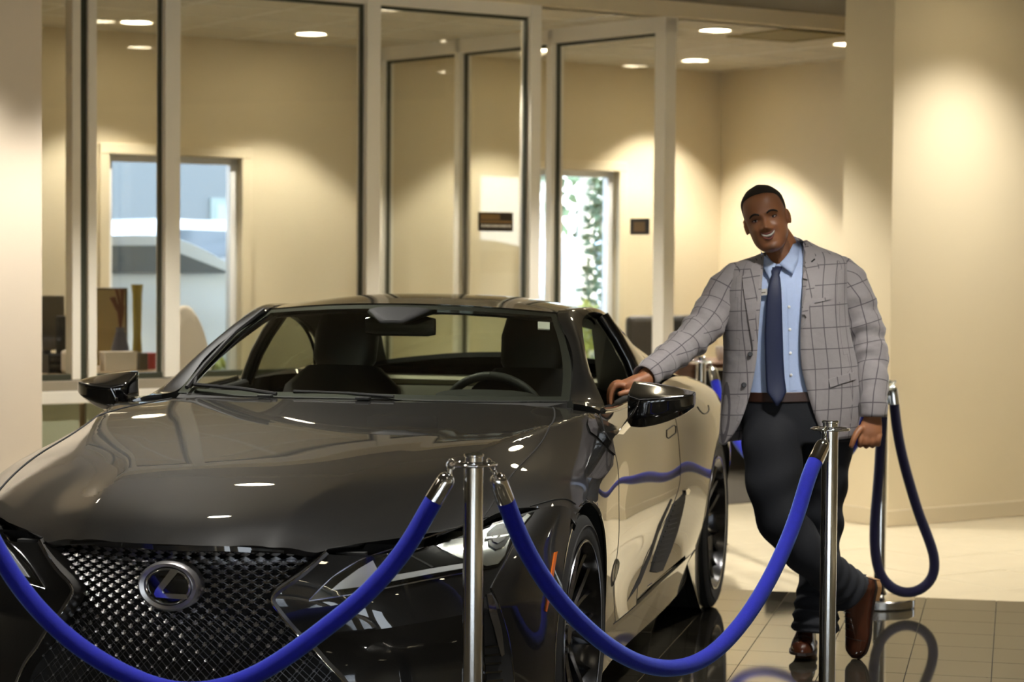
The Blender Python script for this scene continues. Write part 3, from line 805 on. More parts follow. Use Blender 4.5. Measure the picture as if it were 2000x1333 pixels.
# belt moulding along the open window
for s in (1, -1):
    bl = [(x, (E(x, 3)[1] - .004) * s, E(x, 3)[2] + .006) for x in np.linspace(-.79, -1.83, 24)]
    tube('belt_moulding', bl, .011, M_gloss, car, 8)
    bl2 = [(x, (E(x, 3)[1] - .06) * s, E(x, 3)[2] - .004) for x in np.linspace(-.82, -1.80, 24)]
    tube('window_seal', bl2, .016, M_black, car, 8, sq=.7)
    v1 = [(x, (E(x, 3)[1] - .012) * s, E(x, 3)[2] - .004) for x in np.linspace(-.82, -1.80, 24)]; v2_ = [(p[0], p[1], p[2] - .002) for p in bl2]
    mesh_obj('door_cap', v1 + v2_, grid_faces(24, 2), M_int, car, True)
    v3 = [(x, (E(x, 3)[1] - .075) * s, E(x, 3)[2] - .006) for x in np.linspace(-.78, -1.83, 24)]; v4 = [(x, (E(x, 3)[1] - .11) * s, .40) for x in np.linspace(-.78, -1.83, 24)]
    mesh_obj('door_lining', v3 + v4, grid_faces(24, 2), M_int, car, True)

# front bumper -------------------------------------------------------------------
B_ROWS = [
 [(.950,0,.712),(.928,.2,.710),(.863,.40,.704),(.800,.54,.712),(.655,.685,.737),(.50,.768,.757),(.335,.864,.776),(.185,.932,.757)],
 [(.957,0,.65),(.937,.2,.648),(.882,.40,.642),(.825,.55,.642),(.715,.70,.655),(.585,.805,.668),(.445,.880,.68),(.27,.938,.652)],
 [(.958,0,.565),(.942,.2,.563),(.895,.39,.56),(.848,.55,.565),(.745,.715,.572),(.63,.825,.58),(.50,.892,.585),(.342,.941,.565)],
 [(.948,0,.50),(.934,.2,.495),(.893,.385,.49),(.855,.55,.505),(.76,.72,.53),(.645,.832,.545),(.515,.895,.545),(.370,.940,.50)],
 [(.945,0,.45),(.925,.2,.447),(.872,.41,.44),(.812,.56,.45),(.722,.71,.46),(.63,.815,.47),(.517,.889,.46),(.388,.936,.44)],
 [(.94,0,.33),(.92,.2,.33),(.868,.42,.33),(.80,.57,.33),(.715,.715,.33),(.63,.815,.33),(.515,.887,.33),(.396,.932,.33)],
 [(.955,0,.20),(.938,.2,.20),(.893,.42,.20),(.83,.58,.20),(.745,.73,.20),(.65,.825,.20),(.53,.888,.20),(.36,.925,.20)],
 [(.93,0,.12),(.915,.2,.12),(.86,.42,.12),(.80,.58,.12),(.715,.72,.12),(.62,.81,.12),(.51,.87,.12),(.345,.905,.12)],
]
_edge = np.array([E(front_x(t), t) for t in np.linspace(0, t_shut(.54), 60)])
for k_, yv in enumerate((0, .2, .40, .54, .66)):
    B_ROWS[0][k_] = (float(np.interp(yv, _edge[:, 1], _edge[:, 0])), yv, float(np.interp(yv, _edge[:, 1], _edge[:, 2])) - .004)
B_ROWS[0][5] = (_edge[-1][0] + .0, _edge[-1][1], _edge[-1][2] - .004)
NU, NV = 90, 78
def bpatch(rows, nu, nv):
    n = len(rows); A_ = np.array([CS(np.arange(8.), r_)(np.linspace(0, 7, nu)) for r_ in rows]); out = []
    segs = [(0, 3), (3, 7)]
    for (a_, b_), k in zip(segs, (nv * 45 // 100, nv - nv * 45 // 100)):
        blk = np.zeros((k, nu, 3))
        for i in range(nu):
            Q = A_[a_:b_ + 1, i]; dd = np.r_[0, np.cumsum(np.linalg.norm(np.diff(Q, axis=0), axis=1))]
            blk[:, i] = CS(dd, Q)(np.linspace(0, dd[-1], k))
        out.append(blk if a_ == 0 else blk[1:])
    return np.concatenate(out)
BG = bpatch(B_ROWS, NU, NV); NVb = BG.shape[0]
BV = BG.reshape(-1, 3); BF = orient(BV, grid_faces(NU, NVb), lambda c: np.array((1., .6, 0)))
b_bvh = BVHTree.FromPolygons([tuple(p) for p in np.r_[BV, BV * np.array((1, -1, 1))]], BF + [tuple(i + len(BV) for i in q) for q in BF])
def bx(y, z):
    h = b_bvh.ray_cast(Vector((3, y, z)), Vector((-1, 0, 0)))
    return h[0].x if h[0] else None
# spindle outline of the grille (right half in the picture): measured on the photograph, then mirrored
def car_ray(u, v):
    o = w2c((0, 0, CAMH)); r = ray(u, v); return o, Vector((r.x * CA.x + r.y * CA.y, r.x * CL.x + r.y * CL.y, r.z))
def on_bvh(bvh, u, v):
    o, d = car_ray(u, v); h = bvh.ray_cast(o, d.normalized()); return h[0], h[1]
OUTL_PX = [(636, 1076), (600, 1112), (563, 1140), (537, 1160), (531, 1172), (538, 1187), (560, 1215), (585, 1242), (612, 1266), (640, 1298), (668, 1327)]
OUTL = []
for u, v in OUTL_PX:
    p, n_ = on_bvh(b_bvh, u, v)
    if p is None:
        o_, d_ = car_ray(u, v); p = o_ + d_ * ((.868 - o_.x) / d_.x)
    OUTL.append((p.y, p.z))
OUTL[0] = (OUTL[0][0], .708)
ly, lz = OUTL[-1]
OUTL += [(ly + .03, lz - .06), (ly + .045, lz - .12), (ly + .02, .165), (ly - .05, .14)]
SPIND = [(y, z) for y, z in OUTL] + [(-y, z) for y, z in OUTL[::-1]]
cen = BV[np.array([q[0] for q in BF])] * .5 + BV[np.array([q[2] for q in BF])] * .5
BF2 = [q for q, c in zip(BF, cen) if not point_in(SPIND, c[1], c[2])]
used = sorted({i for q in BF2 for i in q}); mp = {k: j for j, k in enumerate(used)}
Vb = [tuple(BV[i]) for i in used]; Fb = [tuple(mp[i] for i in q) for q in BF2]
# pull the cut edge of the skin onto the spindle outline
ol = np.array(spline3([(0, y, z) for y, z in OUTL], 240))[:, 1:]
cen_o = {}
for q in Fb:
    for i in range(4):
        e = tuple(sorted((q[i], q[(i + 1) % 4]))); cen_o[e] = cen_o.get(e, 0) + 1
bverts = {i for e, c in cen_o.items() if c == 1 for i in e}
Vb = [list(p) for p in Vb]
for i in bverts:
    x, y, z = Vb[i]; d = np.hypot(ol[:, 0] - y, ol[:, 1] - z); k = int(np.argmin(d))
    if d[k] < .03 and z < .70 and y > .05:
        yy, zz = ol[k] + np.array((.004, 0)); xx = bx(float(yy), float(min(max(zz, .125), .70)))
        if xx: Vb[i] = [xx, float(yy), float(zz)]
Vb = [tuple(p) for p in Vb]
# one skin, both sides
Vm = Vb + [(x, -y, z) for x, y, z in Vb]; Fm = Fb + [tuple(reversed([i + len(Vb) for i in q])) for q in Fb]
shell('front_bumper', Vm, Fm, M_paint, car, .02, both=False)
# ------------------------------------------------------------------ details laid on the skin
SV, SF = join_data(ALLF)
skin = BVHTree.FromPolygons(SV, SF)
def sk(u, v, off=0.):
    p, n_ = on_bvh(skin, u, v)
    if p is None: return None
    o, d = car_ray(u, v)
    if n_.dot(d) > 0: n_ = -n_
    return p + n_ * off, n_
def px_strip(name, pts, width, m, par, off=.0012, th=.0, both=True, n=None, bvh=None, k=5, straight=False):
    """a thin seam or bead following picture points on the skin (and its mirror image)"""
    n = n or max(8, len(pts) * 8); P = spline3([(u, v, 0) for u, v in pts], n); L_ = []
    if straight: P = [(a_[0] + (b_[0] - a_[0]) * f_, a_[1] + (b_[1] - a_[1]) * f_, 0) for a_, b_ in zip(pts, pts[1:]) for f_ in np.linspace(0, 1, 9)]
    for u, v, _ in P:
        r_ = sk(u, v, off)
        if r_: L_.append(r_[0])
    # smooth out jumps
    Q = np.array([tuple(p) for p in L_])
    for _ in range(2): Q[1:-1] = (Q[:-2] + 2 * Q[1:-1] + Q[2:]) / 4
    out = []
    for s in ((1, -1) if both else (1,)):
        out.append(tube(name, [(p[0], p[1] * s, p[2]) for p in Q], width / 2, m, par, k))
    return out
def decal(name, poly, m, par, off=.003, th=.003, maxlen=9, both=True, fn=None, smooth=True, dome=0.):
    """a plate cut to a picture outline, lying on the skin with real thickness"""
    v2, f2, b2 = poly_tris(poly, maxlen); top, bot, ok = [], [], []
    cx = sum(p[0] for p in poly) / len(poly); cy = sum(p[1] for p in poly) / len(poly)
    for u, v in v2:
        r_ = (fn or sk)(u, v, 0.)
        if r_ is None: r_ = (Vector((0, 0, 0)), Vector((0, 0, 1))); ok.append(False)
        else: ok.append(True)
        top.append(r_[0] + r_[1] * (off + th)); bot.append(r_[0] + r_[1] * (off - .004))
    f2 = [q for q in f2 if all(ok[i] for i in q)]
    n = len(top); V = [tuple(p) for p in top + bot]; Fc = []
    o, d = car_ray(cx, cy)
    for q in f2:
        a_, b_, c_ = (Vector(V[i]) for i in q)
        Fc.append(q if (b_ - a_).cross(c_ - a_).dot(d) < 0 else tuple(reversed(q)))
    for i, j in b2:
        if ok[i] and ok[j]: Fc.append((i, j, j + n, i + n))
    out = []
    for s in ((1, -1) if both else (1,)):
        vv = [(x, y * s, z) for x, y, z in V]; ff = Fc if s > 0 else [tuple(reversed(q)) for q in Fc]
        o_ = mesh_obj(name, vv, ff, m, par, smooth, autosmooth=30); out.append(o_)
    return out

# seams
px_strip('bonnet_seam', [(640, 1074), (700, 1070), (769, 1066), (817, 1056), (905, 1027), (953, 1011)], .005, M_seam, car)
px_strip('wing_seam', [(1036, 990), (1070, 980), (1112, 978), (1124, 986)], .004, M_seam, car)
# door handle recess (flush) and fuel flap
px_strip('handle_seam', [(1302, 841), (1316, 831), (1320, 833), (1320, 846), (1306, 857), (1302, 854), (1302, 842)], .0035, M_seam, car, straight=True)
px_strip('fuel_flap_seam', [(1362, 795), (1370, 806), (1376, 809), (1384, 803), (1383, 792)], .004, M_seam, car, both=False)
# headlamps
HL = [(604, 1173), (650, 1128), (700, 1097), (770, 1069), (820, 1054), (905, 1029), (1000, 1004), (1049, 992), (1036, 1012), (1018, 1034), (1003, 1056), (986, 1090), (972, 1107), (945, 1114), (905, 1119), (840, 1131), (750, 1149), (690, 1160)]
hls = decal('headlamp', HL, M_gloss, car, .000, .004)
def part_on(objs, name, poly, m, off, th, **kw):
    r_ = decal(name, poly, m, None, off, th, **kw)
    for a_, b_ in zip(r_, objs): a_.parent = b_
    return r_
part_on(hls, 'drl_strip', [(646, 1154), (662, 1140), (700, 1112), (727, 1096), (722, 1108), (712, 1122), (708, 1130), (735, 1131), (800, 1120), (860, 1110), (905, 1103), (940, 1098), (938, 1107), (905, 1112), (840, 1123), (760, 1138), (700, 1148)], M_drl, .004, .004)
part_on(hls, 'inner_panel', [(716, 1127), (724, 1110), (742, 1092), (770, 1080), (800, 1072), (842, 1063), (860, 1078), (905, 1100), (860, 1108), (800, 1117), (740, 1128)], M_lampdark, .0015, .003)
px = part_on(hls, 'panel_crease', [(796, 1086), (800, 1085), (846, 1109), (842, 1111)], M_seam, .004, .0015)
part_on(hls, 'chrome_lip', [(800, 1078), (842, 1063), (905, 1042), (960, 1026), (1000, 1014), (1000, 1017), (960, 1030), (905, 1046), (843, 1066), (803, 1082)], M_chrome, .005, .003)
part_on(hls, 'reflector', [(842, 1062), (900, 1042), (960, 1026), (1010, 1014), (1004, 1034), (993, 1058), (984, 1086), (970, 1104), (948, 1108), (925, 1100), (895, 1092), (862, 1076)], M_lamptex, .004, .0025)
part_on(hls, 'projector', [(950, 1044), (966, 1030), (990, 1026), (1000, 1034), (994, 1052), (982, 1072), (966, 1078), (952, 1070)], M_lampdark, .0068, .004)
part_on(hls, 'projector', [(956, 1052), (968, 1040), (984, 1038), (988, 1046), (982, 1060), (968, 1068), (958, 1064)], M_chrome, .011, .003)
part_on(hls, 'light_bar', [(945, 1056), (975, 1052), (1000, 1047), (999, 1050), (975, 1056), (945, 1060)], M_white, .011, .003)
part_on(hls, 'corner_lens', [(1012, 1006), (1030, 999), (1047, 994), (1034, 1010), (1020, 1026)], M_lamptex, .004, .003)
part_on(hls, 'lens', [(606, 1171), (652, 1130), (702, 1099), (770, 1071), (820, 1056), (905, 1031), (1000, 1006), (1047, 993), (1034, 1012), (1016, 1034), (1001, 1056), (985, 1088), (970, 1105), (945, 1112), (905, 1117), (840, 1129), (750, 1147), (690, 1158)], M_lens, .016, .001)
px_strip('lamp_edge', [(604, 1173), (650, 1128), (700, 1097), (770, 1069), (820, 1054), (905, 1029), (1000, 1004), (1049, 992)], .005, M_satin, car, .002)
px_strip('lamp_edge', [(604, 1174), (690, 1161), (750, 1150), (840, 1132), (905, 1120)], .005, M_satin, car, .002)
# corner intake with its bright blade
decal('corner_intake', [(946, 1168), (958, 1158), (972, 1180), (984, 1215), (993, 1250), (999, 1290), (1003, 1332), (1006, 1380), (988, 1400), (965, 1380), (950, 1330), (945, 1270), (944, 1210)], M_black, car, .001, .002)
bl = decal('intake_blade', [(947, 1163), (957, 1165), (966, 1190), (976, 1230), (981, 1278), (975, 1282), (968, 1255), (961, 1225), (952, 1195)], M_satin, car, .003, .008)
for k in range(7):
    y_ = 1262 + k * 17
    decal('intake_slat', [(946, y_), (972 + k * 2, y_ - 3), (972 + k * 2, y_ + 1), (946, y_ + 4)], M_gloss, car, .003, .004)
px_strip('corner_ridge', [(958, 1150), (968, 1130), (985, 1100), (1003, 1066), (1014, 1052)], .006, M_paint, car, .001)
px_strip('corner_ridge', [(958, 1150), (972, 1180), (984, 1215), (993, 1250), (999, 1290), (1003, 1332), (1006, 1380)], .006, M_gloss, car, .001)
# amber side reflector on the arch
decal('side_reflector', [(1082, 1080), (1087, 1078), (1079, 1125), (1072, 1170), (1066, 1196), (1064, 1194), (1070, 1150)], M_amber, car, .001, .003)
# side scoop ahead of the rear wheel
sc_ = decal('side_scoop', [(1330, 971), (1337, 962), (1337, 975), (1331, 1005), (1322, 1040), (1308, 1080), (1293, 1116), (1284, 1119), (1270, 1117), (1277, 1090), (1289, 1055), (1301, 1020), (1315, 985)], M_black, car, .001, .003)
for k in range(12):
    f_ = k / 12; cx_, cy_ = 1326 - f_ * 44, 985 + f_ * 122
    part_on(sc_, 'scoop_slat', [(cx_ - 11, cy_ + 1), (cx_ + 9, cy_ - 5), (cx_ + 9, cy_ - 2), (cx_ - 11, cy_ + 4)], M_black, .004, .003)
decal('scoop_edge', [(1310, 975), (1313, 977), (1290, 1030), (1272, 1085), (1250, 1140), (1225, 1175), (1246, 1130), (1268, 1080), (1286, 1025)], M_black, car, .0003, .001)
decal('scoop_tip', [(1336, 958), (1341, 954), (1345, 958), (1342, 966), (1337, 967)], M_chrome, car, .002, .006)
# wheel-arch lips and liners
for cx in (0, -2.87):
    for s in (1, -1):
        pts = []
        a0, a1 = (-.32, math.pi + .28) if cx == 0 else (-.2, math.pi + .2)
        an = np.linspace(a0, a1, 80); ys = []
        for a_ in an:
            h = skin.ray_cast(Vector((cx + (ARCH_R + .006) * math.cos(a_), 1.5, .363 + (ARCH_R + .006) * math.sin(a_))), Vector((0, -1, 0)))
            ys.append(h[0].y if h[0] and h[0].y > .84 else np.nan)
        ys = np.array(ys); ok_ = ~np.isnan(ys); ys = np.interp(an, an[ok_], ys[ok_])
        med = np.array([np.median(ys[max(0, i - 4):i + 5]) for i in range(len(ys))])
        for _ in range(6): med[1:-1] = (med[:-2] + med[1:-1] * 2 + med[2:]) / 4
        for a_, y_ in zip(an, med): pts.append((cx + ARCH_R * math.cos(a_), (y_ - .003) * s, .363 + ARCH_R * math.sin(a_)))
        lip = tube('arch_lip', pts, .006, M_gloss, car, 6)
        inner = [(cx + (p[0] - cx) * 1.0, (abs(p[1]) - .30) * s, p[2]) for p in pts]
        v_ = pts + inner; n_ = len(pts)
        mesh_obj('wheel_well', v_, grid_faces(n_, 2), M_black, car, True)
        cap = [(cx, (.62) * s, .363)] + inner; mesh_obj('wheel_well', cap, [(0, i, i + 1) for i in range(1, n_)], M_black, car)
box('underbody', (-1.45, 0, .22), (4.4, 1.30, .1), M_black, car)
box('bulkhead_panel', (.55, 0, .42), (.1, 1.1, .5), M_black, car)
box('radiator', (.80, 0, .42), (.03, 1.0, .56), M_black, car)

# grille ---------------------------------------------------------------------------
gr = empty('grille'); gr.parent = car
def gx(y, z, back): 
    x = bx(min(abs(y), .86), min(max(z, .125), .705)); return (x if x else .86) - back
fr_pts = spline3([(0, y, z) for y, z in OUTL], 60)
for s in (1, -1):
    rim_o, rim_i, rim_b = [], [], []
    for i, (_, y, z) in enumerate(fr_pts):
        t_ = fr_pts[min(i + 1, 59)] - fr_pts[max(i - 1, 0)]; n_ = np.array((-t_[2], t_[1])); n_ /= np.linalg.norm(n_)
        if n_[0] > 0: n_ = -n_      # towards the centre line
        yo, zo = y + .010 * -n_[0], z + .010 * -n_[1]; yi, zi = y + .018 * n_[0], z + .018 * n_[1]
        rim_o.append((gx(yo, zo, -.003), yo * s, zo)); rim_i.append((gx(y, z, -.006), y * s, z)); rim_b.append((gx(yi, zi, .045), yi * s, zi))
    mesh_obj('frame', rim_o + rim_i, grid_faces(60, 2), M_frame, gr, True); mesh_obj('frame_return', rim_i + rim_b, grid_faces(60, 2), M_frame, gr, True)
    tube('frame_bead', rim_i, .0022, M_chrome, gr, 6)
ty = OUTL[0][0]
tb = [(gx(y, .70, .012), y, .704 - .0) for y in np.linspace(-ty - .02, ty + .02, 40)]; tb2 = [(p[0] - .055, p[1], p[2] - .034) for p in tb]
mesh_obj('top_lip', tb + tb2, grid_faces(40, 2), M_gloss, gr, True)
tube('top_bead', [(p[0] + .002, p[1] * .99, p[2] - .002) for p in tb2], .006, M_satin, gr, 6)
back = [(gx(y, z, .085), y, z) for z in np.linspace(.13, .72, 14) for y in np.linspace(-.62, .62, 30)]
mesh_obj('backing', back, grid_faces(30, 14), M_seam, gr, True)
# the mesh: staggered studs that turn from wide lozenges to small dice, joined by thin wires
RZ = [.6845]
for k in range(40): RZ.append(RZ[-1] - float(np.interp(k, [0, 5, 9, 12, 15, 18, 24], [.0118, .0123, .0142, .0172, .0205, .0235, .026])))
def row_z(k): return RZ[k]
INS = [(y - (.016 if i else .02), z) for i, (y, z) in enumerate(OUTL)]
ingr = lambda y, z: point_in([(y_, z_) for y_, z_ in INS] + [(-y_, z_) for y_, z_ in INS[::-1]], y, z) and z < .688
NR = 30
nodes = {}
for k in range(NR):
    z = row_z(k); dy = .0392 + .0004 * max(0, k - 8)
    for i in range(-18, 19):
        y = (i + (.5 if k % 2 else 0)) * dy
        if ingr(y, z): nodes[(k, i)] = (gx(y, z, .034), y, z)
EMB = (0.004, .612)
def in_emb(y, z, g=0.): return ((y - EMB[0]) / (.086 + g)) ** 2 + ((z - EMB[1]) / (.066 + g)) ** 2 < 1
wires = []
for (k, i), p in nodes.items():
    for d in ((0, -1) if k % 2 == 0 else (0, 1)):
        q = nodes.get((k + 1, i + d))
        if q is None:
            continue
        r_ = .0013 if k < 12 else .0012
        wires.append(tube_data([p, q], r_, 4, False))
        if k > 11:
            wires.append(tube_data([(p[0] - .022, p[1] + .008, p[2]), (q[0] - .022, q[1] + .008, q[2])], (.0010), 4, False))
V, Fc = join_data(wires); wo = mesh_obj('lattice', V, Fc, mat('lattice_metal', srgb(122, 122, 126), .3, metal=1), gr, True); wo['kind'] = 'stuff'
def stud_mesh(hw, hh, dp):
    v = [(0, -hw, 0), (-dp * .35, 0, hh), (0, hw, 0), (-dp * .2, 0, -hh), (dp * .6, -hw * .22, -hh * .6), (dp * .6, hw * .22, -hh * .6), (-.008, 0, 0)]
    f = [(0, 4, 1), (4, 5, 1), (5, 2, 1), (2, 5, 3), (5, 4, 3), (4, 0, 3), (0, 1, 6), (1, 2, 6), (2, 3, 6), (3, 0, 6)]
    me = bpy.data.meshes.new('stud'); me.from_pydata(v, [], f); me.materials.append(M_grille); me.update(); return me
small_v = []; cnt = 0
for k in range(NR):
    f_ = min(1, max(0, k - 4) / 10); me = stud_mesh(.0142 * (1 - f_) + .0080 * f_, .0058 * (1 - f_) + .0078 * f_, .0075)
    if k > 15: me = stud_mesh(max(.003, .0078 - .0008 * (k - 15)), max(.003, .0076 - .0008 * (k - 15)), .006)
    for (kk, i), p in nodes.items():
        if kk != k or in_emb(p[1], p[2], -.004): continue
        if cnt < 298 and k <= 19:
            o = bpy.data.objects.new('stud', me); COL.objects.link(o); o.parent = gr; o.location = p
            o.rotation_euler = (0, 0, math.atan2(p[1], 1.6)); cnt += 1
        elif k <= 22:
            small_v.append(([(p[0] + v_.co.x, p[1] + v_.co.y, p[2] + v_.co.z) for v_ in me.vertices], [tuple(f.vertices) for f in me.polygons]))
if small_v:
    V, Fc = join_data(small_v); o = mesh_obj('small_studs', V, Fc, M_grille, gr); o['kind'] = 'stuff'
# emblem: oval ring with a slanted letter
em = empty('emblem'); em.parent = gr
ex = gx(0, EMB[1], -.004)
def ell(rx, rz, n=64, x=0.): return [(ex + x, EMB[0] + rx * math.cos(a_), EMB[1] + rz * math.sin(a_)) for a_ in np.linspace(0, 2 * math.pi, n, endpoint=False)]
def ring_strip(name, loops, m, par):
    n = len(loops[0]); V = sum(loops, []); f = []
    for j in range(len(loops) - 1):
        for i in range(n): f.append((j * n + i, j * n + (i + 1) % n, (j + 1) * n + (i + 1) % n, (j + 1) * n + i))
    return mesh_obj(name, V, f, m, par, True, autosmooth=60)
M_ring2 = mat('satin_grey_surround', srgb(186, 184, 184), .3, metal=.9)
# emblem parts hang directly under the grille: thing > part > sub-part
em_parent = gr; bpy.data.objects.remove(em)
ring_strip('emblem_surround', [ell(.086, .067, x=-.045), ell(.086, .067, x=-.004), ell(.080, .061, x=.004), ell(.068, .052, x=.001), ell(.067, .051, x=-.006)], M_ring2, em_parent)
ring_strip('emblem_ring', [ell(.0655, .0495, x=-.008), ell(.0645, .0485, x=.005), ell(.061, .0455, x=.007), ell(.058, .0425, x=.004), ell(.0575, .042, x=-.002)], M_chrome, em_parent)
dsc = ell(.062, .047, x=-.002); mesh_obj('emblem_plate', [(ex + .002, EMB[0], EMB[1])] + dsc, [(0, 1 + i, 1 + (i + 1) % 64) for i in range(64)], M_gloss, em_parent, True)
L_PX = [(.012, .0445), (.030, .0415), (.0265, .033), (-.012, -.0115), (-.010, -.0165), (.050, -.0165), (.0545, -.0265), (.046, -.0285), (-.028, -.0265), (-.033, -.019), (-.030, -.010), (.004, .0335)]
lv2, lf2, lb2 = poly_tris([(y * 1.08 - .001, z * 1.1) for y, z in L_PX], .01); n_ = len(lv2)
V = [(ex + .0075, EMB[0] + y, EMB[1] + z) for y, z in lv2] + [(ex - .002, EMB[0] + y, EMB[1] + z) for y, z in lv2]
mesh_obj('emblem_letter', V, list(lf2) + [(i, j, j + n_, i + n_) for i, j in lb2], M_chrome, em_parent)

# wheels ------------------------------------------------------------------------------
def make_wheel():
    """built round the origin, outer face towards +y"""
    wv = empty('wheel'); wv.parent = car
    ro, wd = .364, .125
    prof = [(.272, -wd + .02), (.30, -wd + .002), (.335, -wd), (.357, -wd + .014), (ro, -wd + .05), (ro, wd - .05), (.357, wd - .014), (.335, wd), (.30, wd - .003), (.283, wd - .010), (.272, wd - .02)]
    lathe('tyre', prof, M_tire, wv, 72, axis='Y', autosmooth=40)
    lathe('sidewall_ridge', [(.322, wd - .004), (.326, wd + .0025), (.330, wd - .003)], M_tire, wv, 72, axis='Y')
    lathe('rim', [(.285, wd - .010), (.284, wd - .004), (.276, wd - .004), (.270, wd - .018), (.262, wd - .03), (.252, wd - .06), (.245, -.09)], M_rim, wv, 72, axis='Y')
    lathe('rim_edge', [(.2845, wd - .007), (.282, wd - .001), (.277, wd - .002)], M_rimp, wv, 72, axis='Y')
    # groups of blocks round the tread
    bl_ = []
    for i in range(72):
        a_ = 2 * math.pi * i / 72
        for yy in (-.075, -.03, .03, .075):
            pass
    lathe('tread_groove', [(ro + .0006, .028), (ro + .0006, .036)], M_seam, wv, 72, axis='Y'); lathe('tread_groove', [(ro + .0006, -.036), (ro + .0006, -.028)], M_seam, wv, 72, axis='Y')
    lathe('brake_disc', [(.07, .02), (.19, .02), (.195, .012), (.195, -.012), (.07, -.012)], M_brake, wv, 48, axis='Y')
    box('caliper', (.14, .03, .07), (.09, .07, .16), M_black, wv, 0, .01)
    lathe('hub', [(.0, wd - .045), (.03, wd - .045), (.035, wd - .052), (.062, wd - .056), (.075, wd - .075), (.08, -.03)], M_rim, wv, 32, axis='Y')
    def spoke_mesh(sgn, polish):
        a0, a1 = .03 * sgn, .17 * sgn; r0, r1 = .055, .272; n = 8; V = []
        for i in range(n + 1):
            f_ = i / n; r_ = r0 + (r1 - r0) * f_; a_ = a0 + (a1 - a0) * f_ ** 1.3
            y = wd - .058 + .032 * f_ ** 1.4; hw = .0095 * (1 - .15 * f_)
            ca, sa = math.cos(a_), math.sin(a_); tx, tz = -sa, ca
            for (o_, yy) in ((-hw, -.03), (-hw * .8, -.003), (0, .004), (hw * .8, -.003), (hw, -.03)):
                V.append((r_ * ca + tx * o_, y + yy, r_ * sa + tz * o_))
        return V, grid_faces(5, n + 1)
    me_s = []
    for sgn in (1, -1):
        v, f = spoke_mesh(sgn, False); me = bpy.data.meshes.new('spoke'); me.from_pydata(v, [], f); me.materials.append(M_rim); me.materials.append(M_rimp)
        me.polygons.foreach_set('material_index', [1 if (q % 4) in (1, 2) else 0 for q in range(len(me.polygons))]); me.update(); me_s.append(me)
    for i in range(10):
        for me in me_s:
            o = bpy.data.objects.new('spoke', me); COL.objects.link(o); o.parent = wv; o.rotation_euler = (0, -2 * math.pi * i / 10 - .1, 0)
    for i in range(5):
        a_ = 2 * math.pi * i / 5; lathe('wheel_nut', [(0, wd - .046), (.009, wd - .046), (.01, wd - .06)], M_black, wv, 8, (.048 * math.cos(a_), 0, .048 * math.sin(a_)), axis='Y')
    return wv
w0 = make_wheel(); w0.location = (0, .812, .364)
for (x, s) in ((0, -1), (-2.87, 1), (-2.87, -1)):
    c = copy_tree(w0, car); c.location = (x, (.812 if x == 0 else .822) * s, .364); c.rotation_euler = (0, .3 if s > 0 else 0, 0 if s > 0 else math.pi)

# door mirrors ---------------------------------------------------------------------------
def make_mirror(s):
    mo = empty('door_mirror'); mo.parent = car
    # housing: five sections along y, each a five-sided wedge (rear top, front edge, front bottom, keel, rear bottom)
    secs = [(.903, (-1.0, 1.072), (-.885, 1.030), (-.885, .950), (-.93, .917), (-1.0, .940)), (.950, (-1.006, 1.071), (-.853, 1.014), (-.862, .948), (-.92, .912), (-1.002, .930)),
            (1.03, (-1.012, 1.059), (-.864, 1.021), (-.874, .964), (-.93, .934), (-1.004, .944)), (1.092, (-1.016, 1.045), (-.898, 1.028), (-.903, .980), (-.945, .962), (-1.006, .970)), (1.118, (-1.010, 1.037), (-.940, 1.031), (-.942, .996), (-.965, .986), (-1.002, .993))]
    V = [(x, y * s, z) for y, *pp_ in secs for x, z in pp_]
    f = grid_faces(5, 5, True) + [tuple(range(5)), tuple(range(20, 25))]
    h = mesh_obj('housing', V, orient(V, f, lambda c: np.array(c) - np.array((-.945, 1.0 * s, .995))), M_gloss, mo, True)
    me_ = h.data; ca_ = me_.attributes.new('crease_edge', 'FLOAT', 'EDGE')
    for e in me_.edges:
        i_, j_ = sorted(e.vertices); ca_.data[e.index].value = .9 if (i_ % 5 == 1 and j_ % 5 == 1) else (.72 if i_ // 5 == j_ // 5 and i_ // 5 in (0, 4) else (.55 if i_ % 5 == j_ % 5 else 0))
    md = h.modifiers.new('sub', 'SUBSURF'); md.levels = md.render_levels = 3
    tube('crease', [(-.879, .912 * s, 1.024), (-.853, .950 * s, 1.0145), (-.864, 1.03 * s, 1.0215), (-.898, 1.09 * s, 1.028)], .0022, M_satin, mo, 6)
    tube('crease', [(-.853, .950 * s, 1.013), (-.860, .928 * s, .965), (-.875, .905 * s, .925)], .0022, M_satin, mo, 6)
    # stalk
    V = []
    path = [((-.775, .852, .832), .08, .045), ((-.825, .872, .870), .075, .050), ((-.885, .900, .925), .07, .055), ((-.93, .935, .972), .06, .056)]
    for (x, y, z), hx, hz in path:
        for k in range(10):
            a_ = 2 * math.pi * k / 10; V.append((x + hx * math.cos(a_), y * s + .50 * hz * math.sin(a_) * s, z + hz * math.sin(a_)))
    f = grid_faces(10, 4, True) + [tuple(range(10)), tuple(range(30, 40))]
    st = mesh_obj('stalk', V, orient(V, f, lambda c: np.array(c) - np.array((-.85, .89 * s, .905))), M_gloss, mo, True)
    gv = [(-1.012, (.93 + .16 * math.cos(a_) * .5 + .08) * s, .999 + .05 * math.sin(a_)) for a_ in np.linspace(0, 2 * math.pi, 24, endpoint=False)]
    mesh_obj('mirror_glass', gv, [tuple(range(24))], M_chrome, mo)
    # black triangular foot on the door
    return mo
for s in (1, -1): make_mirror(s)
decal('mirror_foot', [(1150, 800), (1158, 812), (1166, 835), (1180, 853), (1196, 868), (1200, 890), (1188, 880), (1178, 868), (1165, 855), (1152, 846), (1146, 830)], M_gloss, car, .001, .004)

